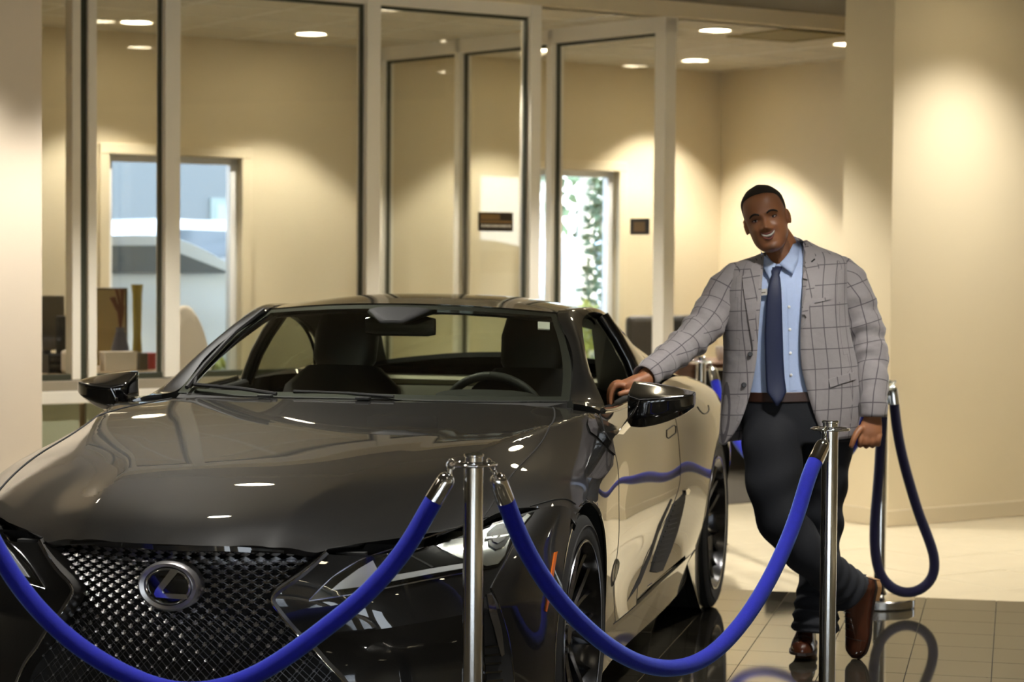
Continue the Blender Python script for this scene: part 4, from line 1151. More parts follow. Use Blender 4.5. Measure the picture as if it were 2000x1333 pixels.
# wipers, washer jets, cowl
cowl = [(-.748, y, .992 + .0 * abs(y)) for y in np.linspace(-.66, .66, 30)]; cowl2 = [(-.775 - .12 * (abs(y) / .70) ** 2, y * 1.06, .998) for y in np.linspace(-.66, .66, 30)]
mesh_obj('cowl', cowl + cowl2, grid_faces(30, 2), M_black, car, True)
tube('wiper_arm', [(-.765, -.30, 1.012), (-.80, -.45, 1.026), (-.87, -.64, 1.032), (-.93, -.66, 1.062)], .007, M_black, car, 6)
tube('wiper_blade', [(-.845, -.66, 1.022), (-1.0, -.655, 1.094), (-1.2, -.612, 1.206), (-1.36, -.56, 1.285)], .008, M_black, car, 6)
tube('wiper_arm', [(-.765, .12, 1.012), (-.79, -.05, 1.018), (-.80, -.25, 1.02)], .006, M_black, car, 6)
for y in (-.33, .02): box('washer_jet', (-.735, y, 1.006), (.03, .05, .010), M_black, car, 0, .003)
ws_bvh = BVHTree.FromPolygons([tuple(p) for p in WSV], WSF)
def on_ws(u, v, off):
    p, n_ = on_bvh(ws_bvh, u, v); return (p, n_ if n_.x > 0 else -n_) if p else None
decal('screen_label', [(1051, 626), (1074, 627), (1074, 640.5), (1051, 639.5)], M_white, car, -.006, .001, both=False, fn=on_ws)
# cabin ------------------------------------------------------------------------------------
def loft(name, secs, m, par, n=16, caps=True, pw=.7):
    """secs: (centre xyz, half-size a along ax1, half-size b along ax2, ax1, ax2)"""
    V = []
    for c, a_, b_, A1, A2 in secs:
        c, A1, A2 = np.array(c), np.array(A1), np.array(A2)
        for k in range(n):
            t_ = 2 * math.pi * k / n; ca, sa = math.cos(t_), math.sin(t_)
            V.append(tuple(c + A1 * a_ * abs(ca) ** pw * np.sign(ca) + A2 * b_ * abs(sa) ** pw * np.sign(sa)))
    f = grid_faces(n, len(secs), True)
    if caps: f += [tuple(reversed(range(n))), tuple((len(secs) - 1) * n + i for i in range(n))]
    o = mesh_obj(name, V, f, m, par, True)
    bm = bmesh.new(); bm.from_mesh(o.data); bmesh.ops.recalc_face_normals(bm, faces=bm.faces); bm.to_mesh(o.data); bm.free()
    o.data.set_sharp_from_angle(angle=R(60)); return o
def seat(x, y, par, head=True, sc_=1.):
    up = (-.28, 0, .96); fw = (.96, 0, .28); Y_ = (0, 1, 0)
    loft('seat_cushion', [((x + .42, y, .42), .24, .06, Y_, (0, 0, 1)), ((x + .2, y, .44), .26, .09, Y_, (0, 0, 1)), ((x, y, .43), .25, .09, Y_, (0, 0, 1))], M_seat, par)
    b0 = np.array((x, y, .45)); U_ = np.array(up)
    loft('seat_back', [(tuple(b0 + U_ * h_), hw, d_, Y_, fw) for h_, hw, d_ in ((0, .235, .07), (.2, .25, .085), (.40, .265, .08), (.55, .235, .065), (.63, .15, .05))], M_seat, par)
    loft('head_rest', [(tuple(b0 + U_ * h_), hw, d_, Y_, fw) for h_, hw, d_ in ((.60, .09, .04), (.66, .125, .055), (.76, .13, .055), (.83, .115, .045), (.85, .08, .03))], M_seat, par)
seat(-1.62, .37, car); seat(-1.58, -.37, car)
# rear bench and shelf
loft('rear_seat', [((-2.35, 0, .50), .55, .10, (0, 1, 0), (.9, 0, .3)), ((-2.5, 0, .80), .58, .08, (0, 1, 0), (.9, 0, .3)), ((-2.58, 0, .93), .56, .05, (0, 1, 0), (.9, 0, .3))], M_rear, car)
box('parcel_shelf', (-2.82, 0, .955), (.42, 1.16, .02), M_rear, car)
box('cabin_floor', (-1.5, 0, .30), (1.9, 1.5, .03), M_int, car); box('tunnel', (-1.4, 0, .48), (1.3, .26, .30), M_int, car, 0, .05); box('rear_wall', (-2.75, 0, .62), (.05, 1.3, .60), M_int, car)
# headlining under the roof
V = patch([sym(WS_T), sym(R1), sym(R2), sym(R3), sym(RG_T)], 31, 17); V[:, 2] -= .035; V[:, 1] *= .97
mesh_obj('head_lining', V, grid_faces(31, 17), M_int, car, True)
# dashboard
V = []
for k, (x, z) in enumerate(((-.80, .985), (-.95, .975), (-1.08, .955), (-1.12, .91), (-1.10, .80), (-1.02, .62))):
    for y in np.linspace(-.70, .70, 31):
        hump = .035 * math.exp(-((y - .37) / .2) ** 2) if k in (1, 2, 3) else 0
        V.append((x + .08 * (abs(y) / .7) ** 2 * -1, y * (1 if k else .98), z + hump - .02 * (abs(y) / .7) ** 4))
mesh_obj('dashboard', V, grid_faces(31, 6), M_int, car, True)
loft('instrument_hood', [((-.98, .37, .985), .17, .022, (0, 1, 0), (0, 0, 1)), ((-1.06, .37, .99), .19, .035, (0, 1, 0), (0, 0, 1)), ((-1.12, .37, .985), .18, .032, (0, 1, 0), (0, 0, 1))], M_black, car)
stw = empty('steering_wheel'); stw.parent = car; stw.location = (-1.20, .37, .90); stw.rotation_euler = (0, R(-66), 0)
tube('wheel_rim', [(.185 * math.cos(a_), .185 * math.sin(a_), 0) for a_ in np.linspace(0, 2 * math.pi, 49)], .016, M_int, stw, 10, caps=False)
lathe('wheel_hub', [(0, .02), (.05, .02), (.07, .0), (.05, -.03)], M_int, stw, 20)
for a_ in (0, math.pi, -math.pi / 2 + math.pi): tube('wheel_spoke', [(.05 * math.cos(a_ + math.pi / 2), .05 * math.sin(a_ + math.pi / 2), 0), (.18 * math.cos(a_ + math.pi / 2), .18 * math.sin(a_ + math.pi / 2), 0)], .013, M_int, stw, 8)
# rear-view mirror and camera pod
loft('rear_view_mirror', [((-1.26, -.13, 1.235), .012, .030, (1, 0, .1), (0, 0, 1)), ((-1.262, -.10, 1.235), .016, .036, (1, 0, .1), (0, 0, 1)), ((-1.262, .10, 1.235), .016, .036, (1, 0, .1), (0, 0, 1)), ((-1.26, .13, 1.235), .012, .030, (1, 0, .1), (0, 0, 1))], M_gloss, car)
loft('camera_pod', [((-1.16, 0, 1.252), .05, .008, (0, 1, 0), (0, 0, 1)), ((-1.24, 0, 1.285), .12, .018, (0, 1, 0), (0, 0, 1)), ((-1.34, 0, 1.30), .14, .018, (0, 1, 0), (0, 0, 1))], M_black, car)
# ------------------------------------------------------------------ rope barriers
M_post = mat('brushed_steel_post', srgb(215, 213, 208), .14, metal=1, aniso=.3)
M_velvet = mat('blue_velvet', srgb(8, 18, 150), .9, sheen=.7, noise=.25, nscale=60, bump=.5, bscale=500)
M_velvet_shade = mat('shaded_blue_velvet', srgb(28, 26, 66), .9, sheen=.3, noise=.2, nscale=60, bump=.5, bscale=500)  # darker copy of the blue velvet: shade put into the loop's colour
M_velvet.node_tree.nodes['Principled BSDF'].inputs['Sheen Tint'].default_value = (.35, .55, 1, 1)
M_velvet.node_tree.nodes['Principled BSDF'].inputs['Sheen Roughness'].default_value = .35
ZR = .968
def stanchion(x, y, label, zr=ZR, spin=.0):
    s = empty('stanchion', (x, y, 0), 0, label, 'stanchion', 'chrome barrier posts')
    lathe('base', [(0, .0), (.148, 0), (.152, .006), (.152, .035), (.147, .039), (.06, .044), (.034, .052), (.028, .065)], M_post, s, 64, autosmooth=25)
    lathe('pole', [(.0254, .05), (.0254, zr - .004)], M_post, s, 48)
    lathe('ring_plate', [(.026, zr - .004), (.033, zr - .004), (.033, zr), (.026, zr)], M_chrome, s, 40, smooth=False)
    tube('ring', [(.0575 * math.cos(a_), .0575 * math.sin(a_), zr - .002) for a_ in np.linspace(0, 2 * math.pi, 49)], .0042, M_chrome, s, 8, caps=False)
    for a_ in spin + np.arange(4) * math.pi / 2:
        tube('ring_spoke', [(.026 * math.cos(a_), .026 * math.sin(a_), zr - .002), (.056 * math.cos(a_), .056 * math.sin(a_), zr - .002)], .004, M_chrome, s, 6)
    lathe('cap', [(.0235, zr - .002), (.0235, zr + .016), (.026, zr + .018), (.026, zr + .022), (.0235, zr + .025), (0, zr + .025)], M_chrome, s, 40, autosmooth=25)
    return s
pF = W(925, 906, 'z', ZR); pR = W(1621.5, 837, 'z', ZR); pB = W(1717, 1184, 'z', 0); pV = W(1369, 706, 'z', ZR)
pL = Vector((-1.50, 5.45, 0))
stanchion(pF.x, pF.y, 'nearest barrier post, in front of the car headlamp with a rope on each side', spin=math.atan2(pR.y - pF.y, pR.x - pF.x) + math.pi / 4)
stanchion(pR.x, pR.y, 'barrier post standing in front of the man\'s legs', spin=math.atan2(-1, -.42) + math.pi / 4)
stanchion(pB.x, pB.y, 'barrier post behind the man, beside the cream wall', spin=math.atan2(pV.y - pB.y, pV.x - pB.x) + math.pi / 4)
stanchion(pV.x, pV.y, 'farthest barrier post, seen beyond the tail of the car', spin=math.atan2(pB.y - pV.y, pB.x - pV.x) + math.pi / 4)
stanchion(pL.x, pL.y, 'barrier post outside the frame, beside the other headlamp')
def vplane(u, v, A, B):
    """picture point on the upright plane through A and B"""
    o = Vector((0, 0, CAMH)); r = ray(u, v); n_ = Vector((B.y - A.y, -(B.x - A.x), 0)); A0 = Vector((A.x, A.y, 0))
    return o + r * ((A0 - o).dot(n_) / r.dot(n_))
def rope(label, P, h0, h1, m=M_velvet, rad=.0238, group='blue velvet ropes'):
    """P: path of the cord in space; h0, h1: hook points on the rings"""
    P = spline3(P, 90)
    s = empty('barrier_rope', tuple(P[0]), 0, label, 'rope', group); o = P[0].copy()
    tube('velvet_cord', P - o, rad, m, s, 16)
    for end, h in ((0, h0), (-1, h1)):
        p = P[end]; d = (P[end] - P[1 if end == 0 else -2]); d /= np.linalg.norm(d)
        prof = [(-.010, rad * 1.03), (.045, rad * .98), (.058, rad * .88), (.066, rad * .62), (.070, rad * .3), (.071, .0005)]
        q = [p + d * z for z, r_ in prof]
        tube('end_cap', np.array(q) - o, [r_ for z, r_ in prof], M_chrome, s, 20)
        a0 = p + d * .07; h = np.array(h); L_ = np.linalg.norm(h - a0); dd = (h - a0) / L_
        # a swivel, then an oval snap hook through the ring
        tube('swivel', [a0 - o - dd * .004, a0 + dd * .012 - o], [.006, .006], M_chrome, s, 10)
        side = np.cross(dd, (0, 0, 1.)); side /= (np.linalg.norm(side) + 1e-9)
        q0 = a0 + dd * .008; q1 = h + dd * .0092; c = (q0 + q1) / 2; half = np.linalg.norm(q1 - q0) / 2
        up_ = np.cross(side, dd)
        tube('snap_hook', [c + dd * half * math.cos(a_) + (side * .25 + up_ * .97) * .0105 * math.sin(a_) - o for a_ in np.linspace(0, 2 * math.pi, 25)], .0028, M_chrome, s, 8, caps=False)
    return s
def hook(p, d, k=.0575, zr=ZR): d = Vector((d.x, d.y, 0)).normalized(); return (p.x + d.x * k, p.y + d.y * k, zr)
px1 = [(985, 972), (1000, 1012), (1022, 1063), (1053, 1118), (1092, 1172), (1140, 1223), (1190, 1264), (1250, 1296), (1310, 1306), (1370, 1290), (1430, 1240), (1487, 1160), (1530, 1075), (1562, 990), (1585, 918), (1594.5, 897)]
rope('blue velvet rope hanging between the nearest post and the post before the man', [vplane(u, v, pF, pR + Vector((-.03, -.062, 0))) for u, v in px1], hook(pF, pR - pF), hook(pR, Vector((-.42, -1, 0))))
px2 = [(851, 972), (838, 994), (802, 1056), (757, 1116), (703, 1172), (642, 1222), (575, 1272), (500, 1318), (420, 1346), (335, 1348), (255, 1322), (185, 1284), (120, 1235), (60, 1173), (18, 1115), (-18, 1050), (-48, 985), (-66, 940)]
pl0 = pL
rope('blue velvet rope drooping across the mesh grille of the car', [vplane(u, v, pF, pl0) for u, v in px2], hook(pF, pl0 - pF), hook(pl0, pF - pl0))
yB = pB.y - .075
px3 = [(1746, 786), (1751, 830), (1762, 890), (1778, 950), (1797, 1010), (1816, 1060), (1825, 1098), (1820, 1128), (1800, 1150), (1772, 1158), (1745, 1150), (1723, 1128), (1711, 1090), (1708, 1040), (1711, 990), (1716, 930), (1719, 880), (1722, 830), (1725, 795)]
rope('shade-tinted blue rope hooked to one post at both ends, hanging in a long loop', [W(u, v, 'y', yB) for u, v in px3], (pB.x + .05, pB.y - .028, ZR), (pB.x + .02, pB.y - .054, ZR), M_velvet_shade, .0218)
px4 = [(1396, 742), (1404, 775), (1416, 810), (1440, 862), (1490, 915), (1550, 938), (1610, 925), (1655, 885), (1688, 825), (1699, 790)]
rope('blue rope behind the man, hanging from the farthest post', [vplane(u, v, pV, pB) for u, v in px4], hook(pV, pB - pV), hook(pB, pV - pB))

# ------------------------------------------------------------------ signs on the glass
M_sign = mat('bronze_sign', srgb(46, 38, 26), .4); M_gold = mat('sign_gold', srgb(120, 92, 50), .4); M_sw = mat('sign_white', srgb(215, 208, 190), .5)
ta, tb_ = t_at(934, -.012), t_at(1001, -.012); pz = W(968, 415, 'y', tq((ta + tb_) / 2, 0)[1]); pz2 = W(968, 452, 'y', tq((ta + tb_) / 2, 0)[1])
c_ = tq((ta + tb_) / 2, -.012); sw, sh = tb_ - ta, pz.z - pz2.z
sg = empty('room_sign', (c_[0], c_[1], (pz.z + pz2.z) / 2), TH, 'dark bronze room sign with a white line of lettering, on the glass', 'sign')
box('plate', (0, 0, 0), (sw, .008, sh), M_sign, sg, 0, .002); box('band', (-sw * .17, -.0045, sh * .26), (sw * .56, .002, sh * .30), M_gold, sg); box('band', (0, -.0045, -.0 * sh), (sw * .92, .002, sh * .12), M_gold, sg)
box('rim', (0, -.004, sh * .485), (sw, .004, .004), M_gold, sg)
for i in range(11):
    w_ = sw * .066 * (.75 + .25 * ((i * 7) % 3) / 2); box('letter', (-sw * .40 + i * sw * .08, -.0048, -sh * .22), (w_ * .8, .002, sh * .13), M_sw, sg)
s0, s1 = pp(1233), pp(1270); c_ = PA + PDn * ((s0 + s1) / 2); nz = Vector((-PDn.y, PDn.x)) ; nz = nz if nz.y < 0 else -nz
za, zb = W(1251, 427, 'y', c_.y).z, W(1251, 459, 'y', c_.y).z
s2 = empty('room_sign', (c_.x + nz.x * .012, c_.y + nz.y * .012, (za + zb) / 2), PANG, 'plain dark square back of a sign, on the glass beside the corner upright', 'sign')
box('plate', (0, 0, 0), (abs(s1 - s0), .008, za - zb), M_sign, s2, 0, .002); box('backing_pad', (0, .003, 0), (abs(s1 - s0) * .6, .004, (za - zb) * .6), M_gold, s2)

# ------------------------------------------------------------------ office behind the glass
M_desk = mat('desk_top', srgb(200, 176, 140), .4, noise=.1, nscale=8); M_divider = mat('beige_divider', srgb(178, 160, 118), .8, noise=.06, nscale=90)
M_mon = mat('monitor_grey', srgb(98, 90, 76), .5); M_blk = mat('office_black', srgb(28, 27, 26), .5); M_vase = mat('slate_vase', srgb(92, 92, 104), .3)
M_stem = mat('dry_stems', srgb(110, 68, 48), .8); M_yel = mat('olive_yellow_glass', srgb(170, 152, 70), .25); M_cream = mat('cream_cloth', srgb(238, 226, 208), .8, noise=.03)
M_red = mat('red_card', srgb(170, 60, 60), .6); M_wood = mat('dark_red_wood', srgb(92, 60, 44), .35, noise=.2, nscale=6)
def at(u, v, q):
    """picture point on the plane q = const of the room"""
    A_ = Vector(tq(-3, q)); B_ = Vector(tq(3, q)); return vplane(u, v, Vector((*A_, 0)), Vector((*B_, 0)))
def seen_box(u0, u1, v0, v1, q): a_ = at(u0, (v0 + v1) / 2, q); b_ = at(u1, (v0 + v1) / 2, q); top = at((u0 + u1) / 2, v0, q).z; bot = at((u0 + u1) / 2, v1, q).z; return (a_ + b_) / 2, (b_ - a_).length, top, bot
dk_t0, dk_t1 = -4.3, t_at(300, 1.0)
dc = tq((dk_t0 + dk_t1) / 2, .95)
dk = empty('office_desk', (dc[0], dc[1], 0), TH, 'light wooden office desk behind the glass, with a vase and boxes on it', 'desk')
DZ = .80
box('desktop', (0, 0, DZ - .02), (dk_t1 - dk_t0, .75, .04), M_desk, dk, 0, .005)
for s in (-1, 1): box('side_panel', (s * ((dk_t1 - dk_t0) / 2 - .03), 0, (DZ - .04) / 2), (.03, .7, DZ - .04), M_desk, dk)
box('modesty_panel', (0, .2, .5), (dk_t1 - dk_t0 - .06, .02, .5), M_desk, dk)
c, w_, zt, zb = seen_box(60, 127, 578, 690, .9)
mn = empty('monitor', (c.x, c.y, DZ), TH + .25, 'grey back of a computer monitor on the desk beside the left column', 'monitor')
box('screen_back', (0, 0, (zt + DZ + .12) / 2 - DZ), (w_, .04, zt - DZ - .12), M_mon, mn, 0, .008); box('stand_neck', (0, .02, .09), (.05, .03, .18), M_blk, mn); box('stand_foot', (0, .02, .008), (.2, .16, .016), M_blk, mn, 0, .004)
c, w_, zt, zb = seen_box(109, 134, 617, 676, .75)
ph = empty('desk_telephone', (c.x, c.y, DZ), TH, 'black desk telephone standing upright below the grey monitor', 'telephone')
box('body', (0, 0, (zt - DZ) / 2 + .0), (w_ * .8, .06, zt - DZ), M_blk, ph, 0, .012); tube('handset', [(-w_ * .35, -.045, zt - DZ - .02), (-w_ * .42, -.07, (zt - DZ) * .6), (-w_ * .35, -.045, .05)], .018, M_blk, ph, 8)
c, w_, zt, zb = seen_box(84, 112, 664, 716, .68)
bk = empty('desk_tray', (c.x, c.y, DZ), TH, 'low dark tray of papers at the edge of the desk by the column', 'tray')
for k in range(3): box('shelf', (0, 0, .01 + k * .045), (w_, .2, .008), M_blk, bk, 0, .002)
for s in (-1, 1): box('side', (s * w_ / 2, 0, .055), (.008, .2, .11), M_blk, bk)
c, w_, zt, zb = seen_box(122, 142, 684, 722, .52)
tag(box('paper_bag', (c.x, c.y, DZ + (zt - DZ) / 2 + .0), (w_, .08, max(.08, zt - DZ)), M_cream, None, TH, .02), 'small cream paper bag on the desk beside the telephone', 'bag')
c, w_, zt, zb = seen_box(180, 245, 563, 720, 1.15)
dv = empty('desk_divider', (c.x, c.y, DZ), TH, 'beige screen standing on the desk behind the vase', 'divider')
box('panel', (0, 0, (zt - DZ) / 2 + .004), (w_, .03, zt - DZ - .008), M_divider, dv, 0, .006); box('edge_strip', (0, 0, zt - DZ - .004), (w_, .036, .01), M_mon, dv); box('edge_strip', (w_ / 2, 0, (zt - DZ) / 2), (.012, .036, zt - DZ), M_mon, dv)
c, w_, zt, zb = seen_box(218, 252, 640, 690, .85)
r_ = w_ / 2
va = empty('vase', (c.x, c.y, DZ), 0, 'slate grey vase of dry brown stems on the desk', 'vase')
lathe('body', [(0, 0), (r_ * .8, 0), (r_, .05), (r_ * .95, .13), (r_ * .45, zt - DZ - .02), (r_ * .5, zt - DZ), (r_ * .4, zt - DZ)], M_vase, va, 28)
for i in range(9):
    a_ = i * 2.4; h_ = .13 + .05 * (i % 3); tube('dry_stem', [(0, 0, zt - DZ - .03), (.012 * math.cos(a_), .012 * math.sin(a_), zt - DZ + h_ * .5), (.035 * math.cos(a_) - .02, .035 * math.sin(a_), zt - DZ + h_)], [.005, .007, .011], M_stem, va, 6)
c, w_, zt, zb = seen_box(257, 279, 556, 690, .9)
yv = empty('tall_vase', (c.x, c.y, DZ), 0, 'tall olive yellow vase on the desk next to the slate vase', 'vase')
lathe('body', [(0, 0), (w_ * .42, 0), (w_ * .46, .02), (w_ * .34, .2), (w_ * .40, zt - DZ - .06), (w_ * .5, zt - DZ), (w_ * .44, zt - DZ), (w_ * .36, zt - DZ - .06)], M_yel, yv, 24); lathe('foot', [(w_ * .42, 0), (w_ * .52, .0), (w_ * .52, .012), (w_ * .40, .02)], M_yel, yv, 24)
for (u0, u1, v0, v1, q, nm, lab, m_, cat) in ((200, 262, 690, 724, .7, 'carton', 'low cream carton on the desk in front of the vase', M_cream, 'box'), (267, 283, 692, 716, .74, 'card_box', 'small grey box beside the tall yellow vase', M_mon, 'box'), (286, 299, 692, 718, .80, 'red_folder', 'small red folder at the end of the desk by the window post', M_red, 'folder')):
    c, w_, zt, zb = seen_box(u0, u1, v0, v1, q); h_ = max(.05, zt - DZ)
    e_ = empty(nm, (c.x, c.y, DZ), TH, lab, cat); box('body', (0, 0, h_ / 2), (w_, .09, h_), m_, e_, 0, .004); box('lid', (0, 0, h_ + .004), (w_ * 1.03, .095, .01), m_, e_, 0, .003)
# rounded white chair back by the window post
c, w_, zt, zb = seen_box(318, 402, 597, 700, 1.3)
wc = empty('tub_chair', (c.x, c.y, 0), TH, 'white rounded chair back showing beside the wide window post', 'chair')
V = []; n_ = 26; hb_c = zt - .46
rings = [(.80, -.045), (.96, -.035), (1.0, -.01), (1.0, .015), (.96, .04), (.80, .05)]
for sx_, dy_ in rings:
    for a_ in np.linspace(0, math.pi, n_): V.append((w_ / 2 * sx_ * math.cos(a_), dy_ - .08 * abs(math.cos(a_)) ** 2, .46 + hb_c * sx_ ** .6 * math.sin(a_) ** .7))
o = mesh_obj('back', V, grid_faces(n_, 6) + [tuple(range(n_)), tuple(range(5 * n_, 6 * n_))], M_cream, wc, True, autosmooth=60)
lathe('seat', [(0, .36), (w_ * .46, .36), (w_ * .5, .40), (w_ * .5, .46), (w_ * .44, .49), (0, .49)], M_cream, wc, 24); lathe('pedestal', [(.2, 0), (.2, .02), (.03, .05), (.03, .36)], M_chrome, wc, 20)
# far room: desk, chair and cup behind the car's tail
dd = at(1400, 720, .9); zt = .765
d2 = empty('office_desk', (dd.x + .12, dd.y, 0), TH, 'dark red wooden desk in the far room, behind the farthest post', 'desk')
box('desktop', (0, 0, zt - .02), (1.3, .7, .04), M_wood, d2, 0, .004); box('front_panel', (0, -.30, (zt - .04) / 2), (1.24, .03, zt - .06), M_blk, d2)
for s in (-1, 1): box('side_panel', (s * .62, 0, (zt - .04) / 2), (.03, .64, zt - .04), M_wood, d2)
cc = Vector((dd.x + .12, dd.y, 0)) + Vector((*NX, 0)) * .62
ch = empty('office_chair', (cc.x, cc.y, 0), TH + math.pi, 'black high-backed office chair behind the dark red desk', 'chair')
box('seat', (0, 0, .47), (.5, .5, .1), M_blk, ch, 0, .03); box('backrest', (0, -.22 + .0, .80), (.66, .09, .52), M_blk, ch, 0, .04); lathe('gas_stem', [(.03, .08), (.03, .42)], M_blk, ch, 16)
for i in range(5):
    a_ = 2 * math.pi * i / 5; tube('foot', [(0, 0, .09), (.28 * math.cos(a_), .28 * math.sin(a_), .045)], .02, M_blk, ch, 8); lathe('caster', [(0, -.02), (.03, -.02), (.03, .02), (0, .02)], M_blk, ch, 12, (.28 * math.cos(a_), .28 * math.sin(a_), .03), axis='Y')
cu = at(1410, 703, .8); cp_ = empty('cup', (cu.x, cu.y, zt), 0, 'white cup standing on the dark red desk', 'cup')
lathe('body', [(0, 0), (.03, 0), (.045, .05), (.047, .10), (.043, .10), (.04, .05), (0, .01)], M_white, cp_, 24); tube('handle', [(.045, 0, .08), (.075, 0, .07), (.07, 0, .04), (.042, 0, .03)], .006, M_white, cp_, 8)
gc = at(1432, 960, .1)
g2 = empty('guest_chair', (gc.x + .3, gc.y + .35, 0), TH, 'dark guest chair on the carpet behind the man', 'chair')
box('seat', (0, 0, .45), (.5, .5, .07), M_blk, g2, 0, .02); box('backrest', (0, -.25, .72), (.5, .05, .42), M_blk, g2, 0, .02)
for i in (-1, 1):
    for j in (-1, 1): tube('leg', [(i * .22, j * .22, .42), (i * .24, j * .25, .0)], .014, M_blk, g2, 8)

# ------------------------------------------------------------------ outside, beyond the two windows
M_asph = mat('asphalt', srgb(120, 118, 114), .9, noise=.08, nscale=14); M_carw = mat('white_car_paint', srgb(205, 210, 218), .3, coat=1); M_dg = mat('dark_glass', srgb(70, 78, 84), .1)
M_bld = mat('grey_stucco', srgb(84, 92, 96), .8, noise=.04); M_leaf = mat('leaf_green', srgb(84, 104, 74), .7, noise=.3, nscale=12); M_leafy = mat('leaf_yellow', srgb(170, 170, 80), .7, noise=.3, nscale=12); M_trunk = mat('pale_palm_trunk', srgb(215, 205, 190), .9, noise=.15, nscale=30, bump=.5, bscale=40)
gq = tq(4, 14); structure(box('ground_outside', (gq[0], gq[1], -.11), (34, 21, .1), M_asph, None, TH))
# a long low building across the lot
b0 = tq(2.9, 14.5); bb = empty('building', (b0[0], b0[1], -.06), TH, 'grey stucco building across the car park, seen through the office window', 'building')
box('wall', (0, 0, 2.4), (11, .4, 4.8), M_bld, bb); box('door', (2.4, -.22, 1.1), (1.0, .06, 2.2), mat('grey_door', srgb(120, 136, 138), .6), bb); box('door_frame', (2.4, -.215, 1.13), (1.16, .05, 2.3), mat('door_frame', srgb(104, 118, 118), .6), bb)
for x in (-3.4, -.8): box('window', (x, -.22, 1.9), (1.3, .05, 1.2), M_dg, bb)
box('parapet', (0, -.05, 4.85), (11.2, .55, .14), M_white, bb)
def suv(t_, q_, label, L_=4.6, Hh=1.75, hood=1.25, rot=0., k=1.):
    p = tq(t_, q_); e_ = empty('parked_car', (p[0], p[1], -.06), TH + rot, label, 'car')
    prof = [(-L_ / 2, .45), (-L_ / 2 + .02, .95), (-L_ / 2 + .25, hood * .97), (-L_ * .16, hood * 1.03), (-L_ * .02, Hh * .985), (L_ * .10, Hh), (L_ * .36, Hh * .97), (L_ * .47, hood * 1.04), (L_ / 2, .9), (L_ / 2, .42), (-L_ / 2, .42)]
    pr = spline3([(x, 0, z) for x, z in prof[:9]], 60); pr = [(p_[0], p_[2]) for p_ in pr] + [(L_ / 2, .42), (-L_ / 2, .42)]
    V = []; 
    for y, ins in ((-.92, .03), (-.86, .0), (.86, 0), (.92, .03)):
        for x, z in pr: V.append((x * (1 - ins), y * (1 - .18 * max(0, z - hood) / (Hh - hood + .01)), z - ins * .4))
    n_ = len(pr); f = grid_faces(n_, 4, True) + [tuple(range(n_)), tuple(range(3 * n_, 4 * n_))]
    bm = bmesh.new(); bv = [bm.verts.new(v) for v in V]; [bm.faces.new([bv[i] for i in q]) for q in f]; bmesh.ops.recalc_face_normals(bm, faces=bm.faces)
    bm_obj('body', bm, M_carw, e_, True, 40)
    for s in (-1, 1):
        yy = s * .885
        v_ = [(-L_ * .10, yy, hood * 1.05), (L_ * .40, yy, hood * 1.05), (L_ * .34, yy * .91, Hh * .94), (L_ * .02, yy * .91, Hh * .95)]
        mesh_obj('side_glass', v_, [(0, 1, 2, 3)], M_dg, e_)
        for x in (-L_ * .31, L_ * .30):
            lathe('wheel', [(0, -.10), (.2, -.10), (.33, -.09), (.35, -.04), (.35, .04), (.33, .09), (.2, .10), (0, .10)], M_blk, e_, 28, (x, s * .85, .35), axis='Y'); lathe('wheel_arch', [(0, 0), (.43, 0)], M_blk, e_, 28, (x, s * .926, .40), axis='Y')
    for s in (-1, 1): box('headlamp', (-L_ / 2 + .12, s * .66, .86), (.2, .34, .14), M_lamptex, e_, 0, .03)
    return e_
suv(t_at(330, 4.8) - .3, 4.9, 'white car parked close outside the left window, wing and wheel showing', 4.7, 1.7, 1.34, math.pi)
suv(t_at(225, 9.5), 9.5, 'white van farther off in the lot, seen low in the left window', 4.8, 1.9, 1.45, .2)
suv(t_at(1085, 8.0), 8.0, 'white car shining outside the right window', 4.6, 1.75, 1.3, .4)
pt_ = tq(t_at(1143, 6.0), 6.0)
pm = empty('palm_tree', (pt_[0], pt_[1], -.06), 0, 'pale ringed palm trunk outside the right window', 'tree')
lathe('trunk', [(.20, 0)] + [(.15 - .006 * k + (.012 if k % 2 else 0), .15 * k) for k in range(1, 22)], M_trunk, pm, 20)
for i in range(14):
    a_ = i * 2 * math.pi / 14; el = .5 - .25 * (i % 3); pts = [(0, 0, 3.2)] + [(math.cos(a_) * r_, math.sin(a_) * r_, 3.2 + el * r_ - .32 * r_ * r_) for r_ in (.4, .9, 1.4, 1.8)]
    P = spline3(pts, 10); wd_ = np.interp(np.linspace(0, 1, 10), [0, .3, 1], [.03, .22, .02]); sx_, sy_ = -math.sin(a_), math.cos(a_)
    V = [(p[0] + s * w_ * sx_, p[1] + s * w_ * sy_, p[2] - abs(s) * w_ * .4) for p, w_ in zip(P, wd_) for s in (-1, 0, 1)]
    mesh_obj('frond', V, grid_faces(3, 10), M_leaf, pm)
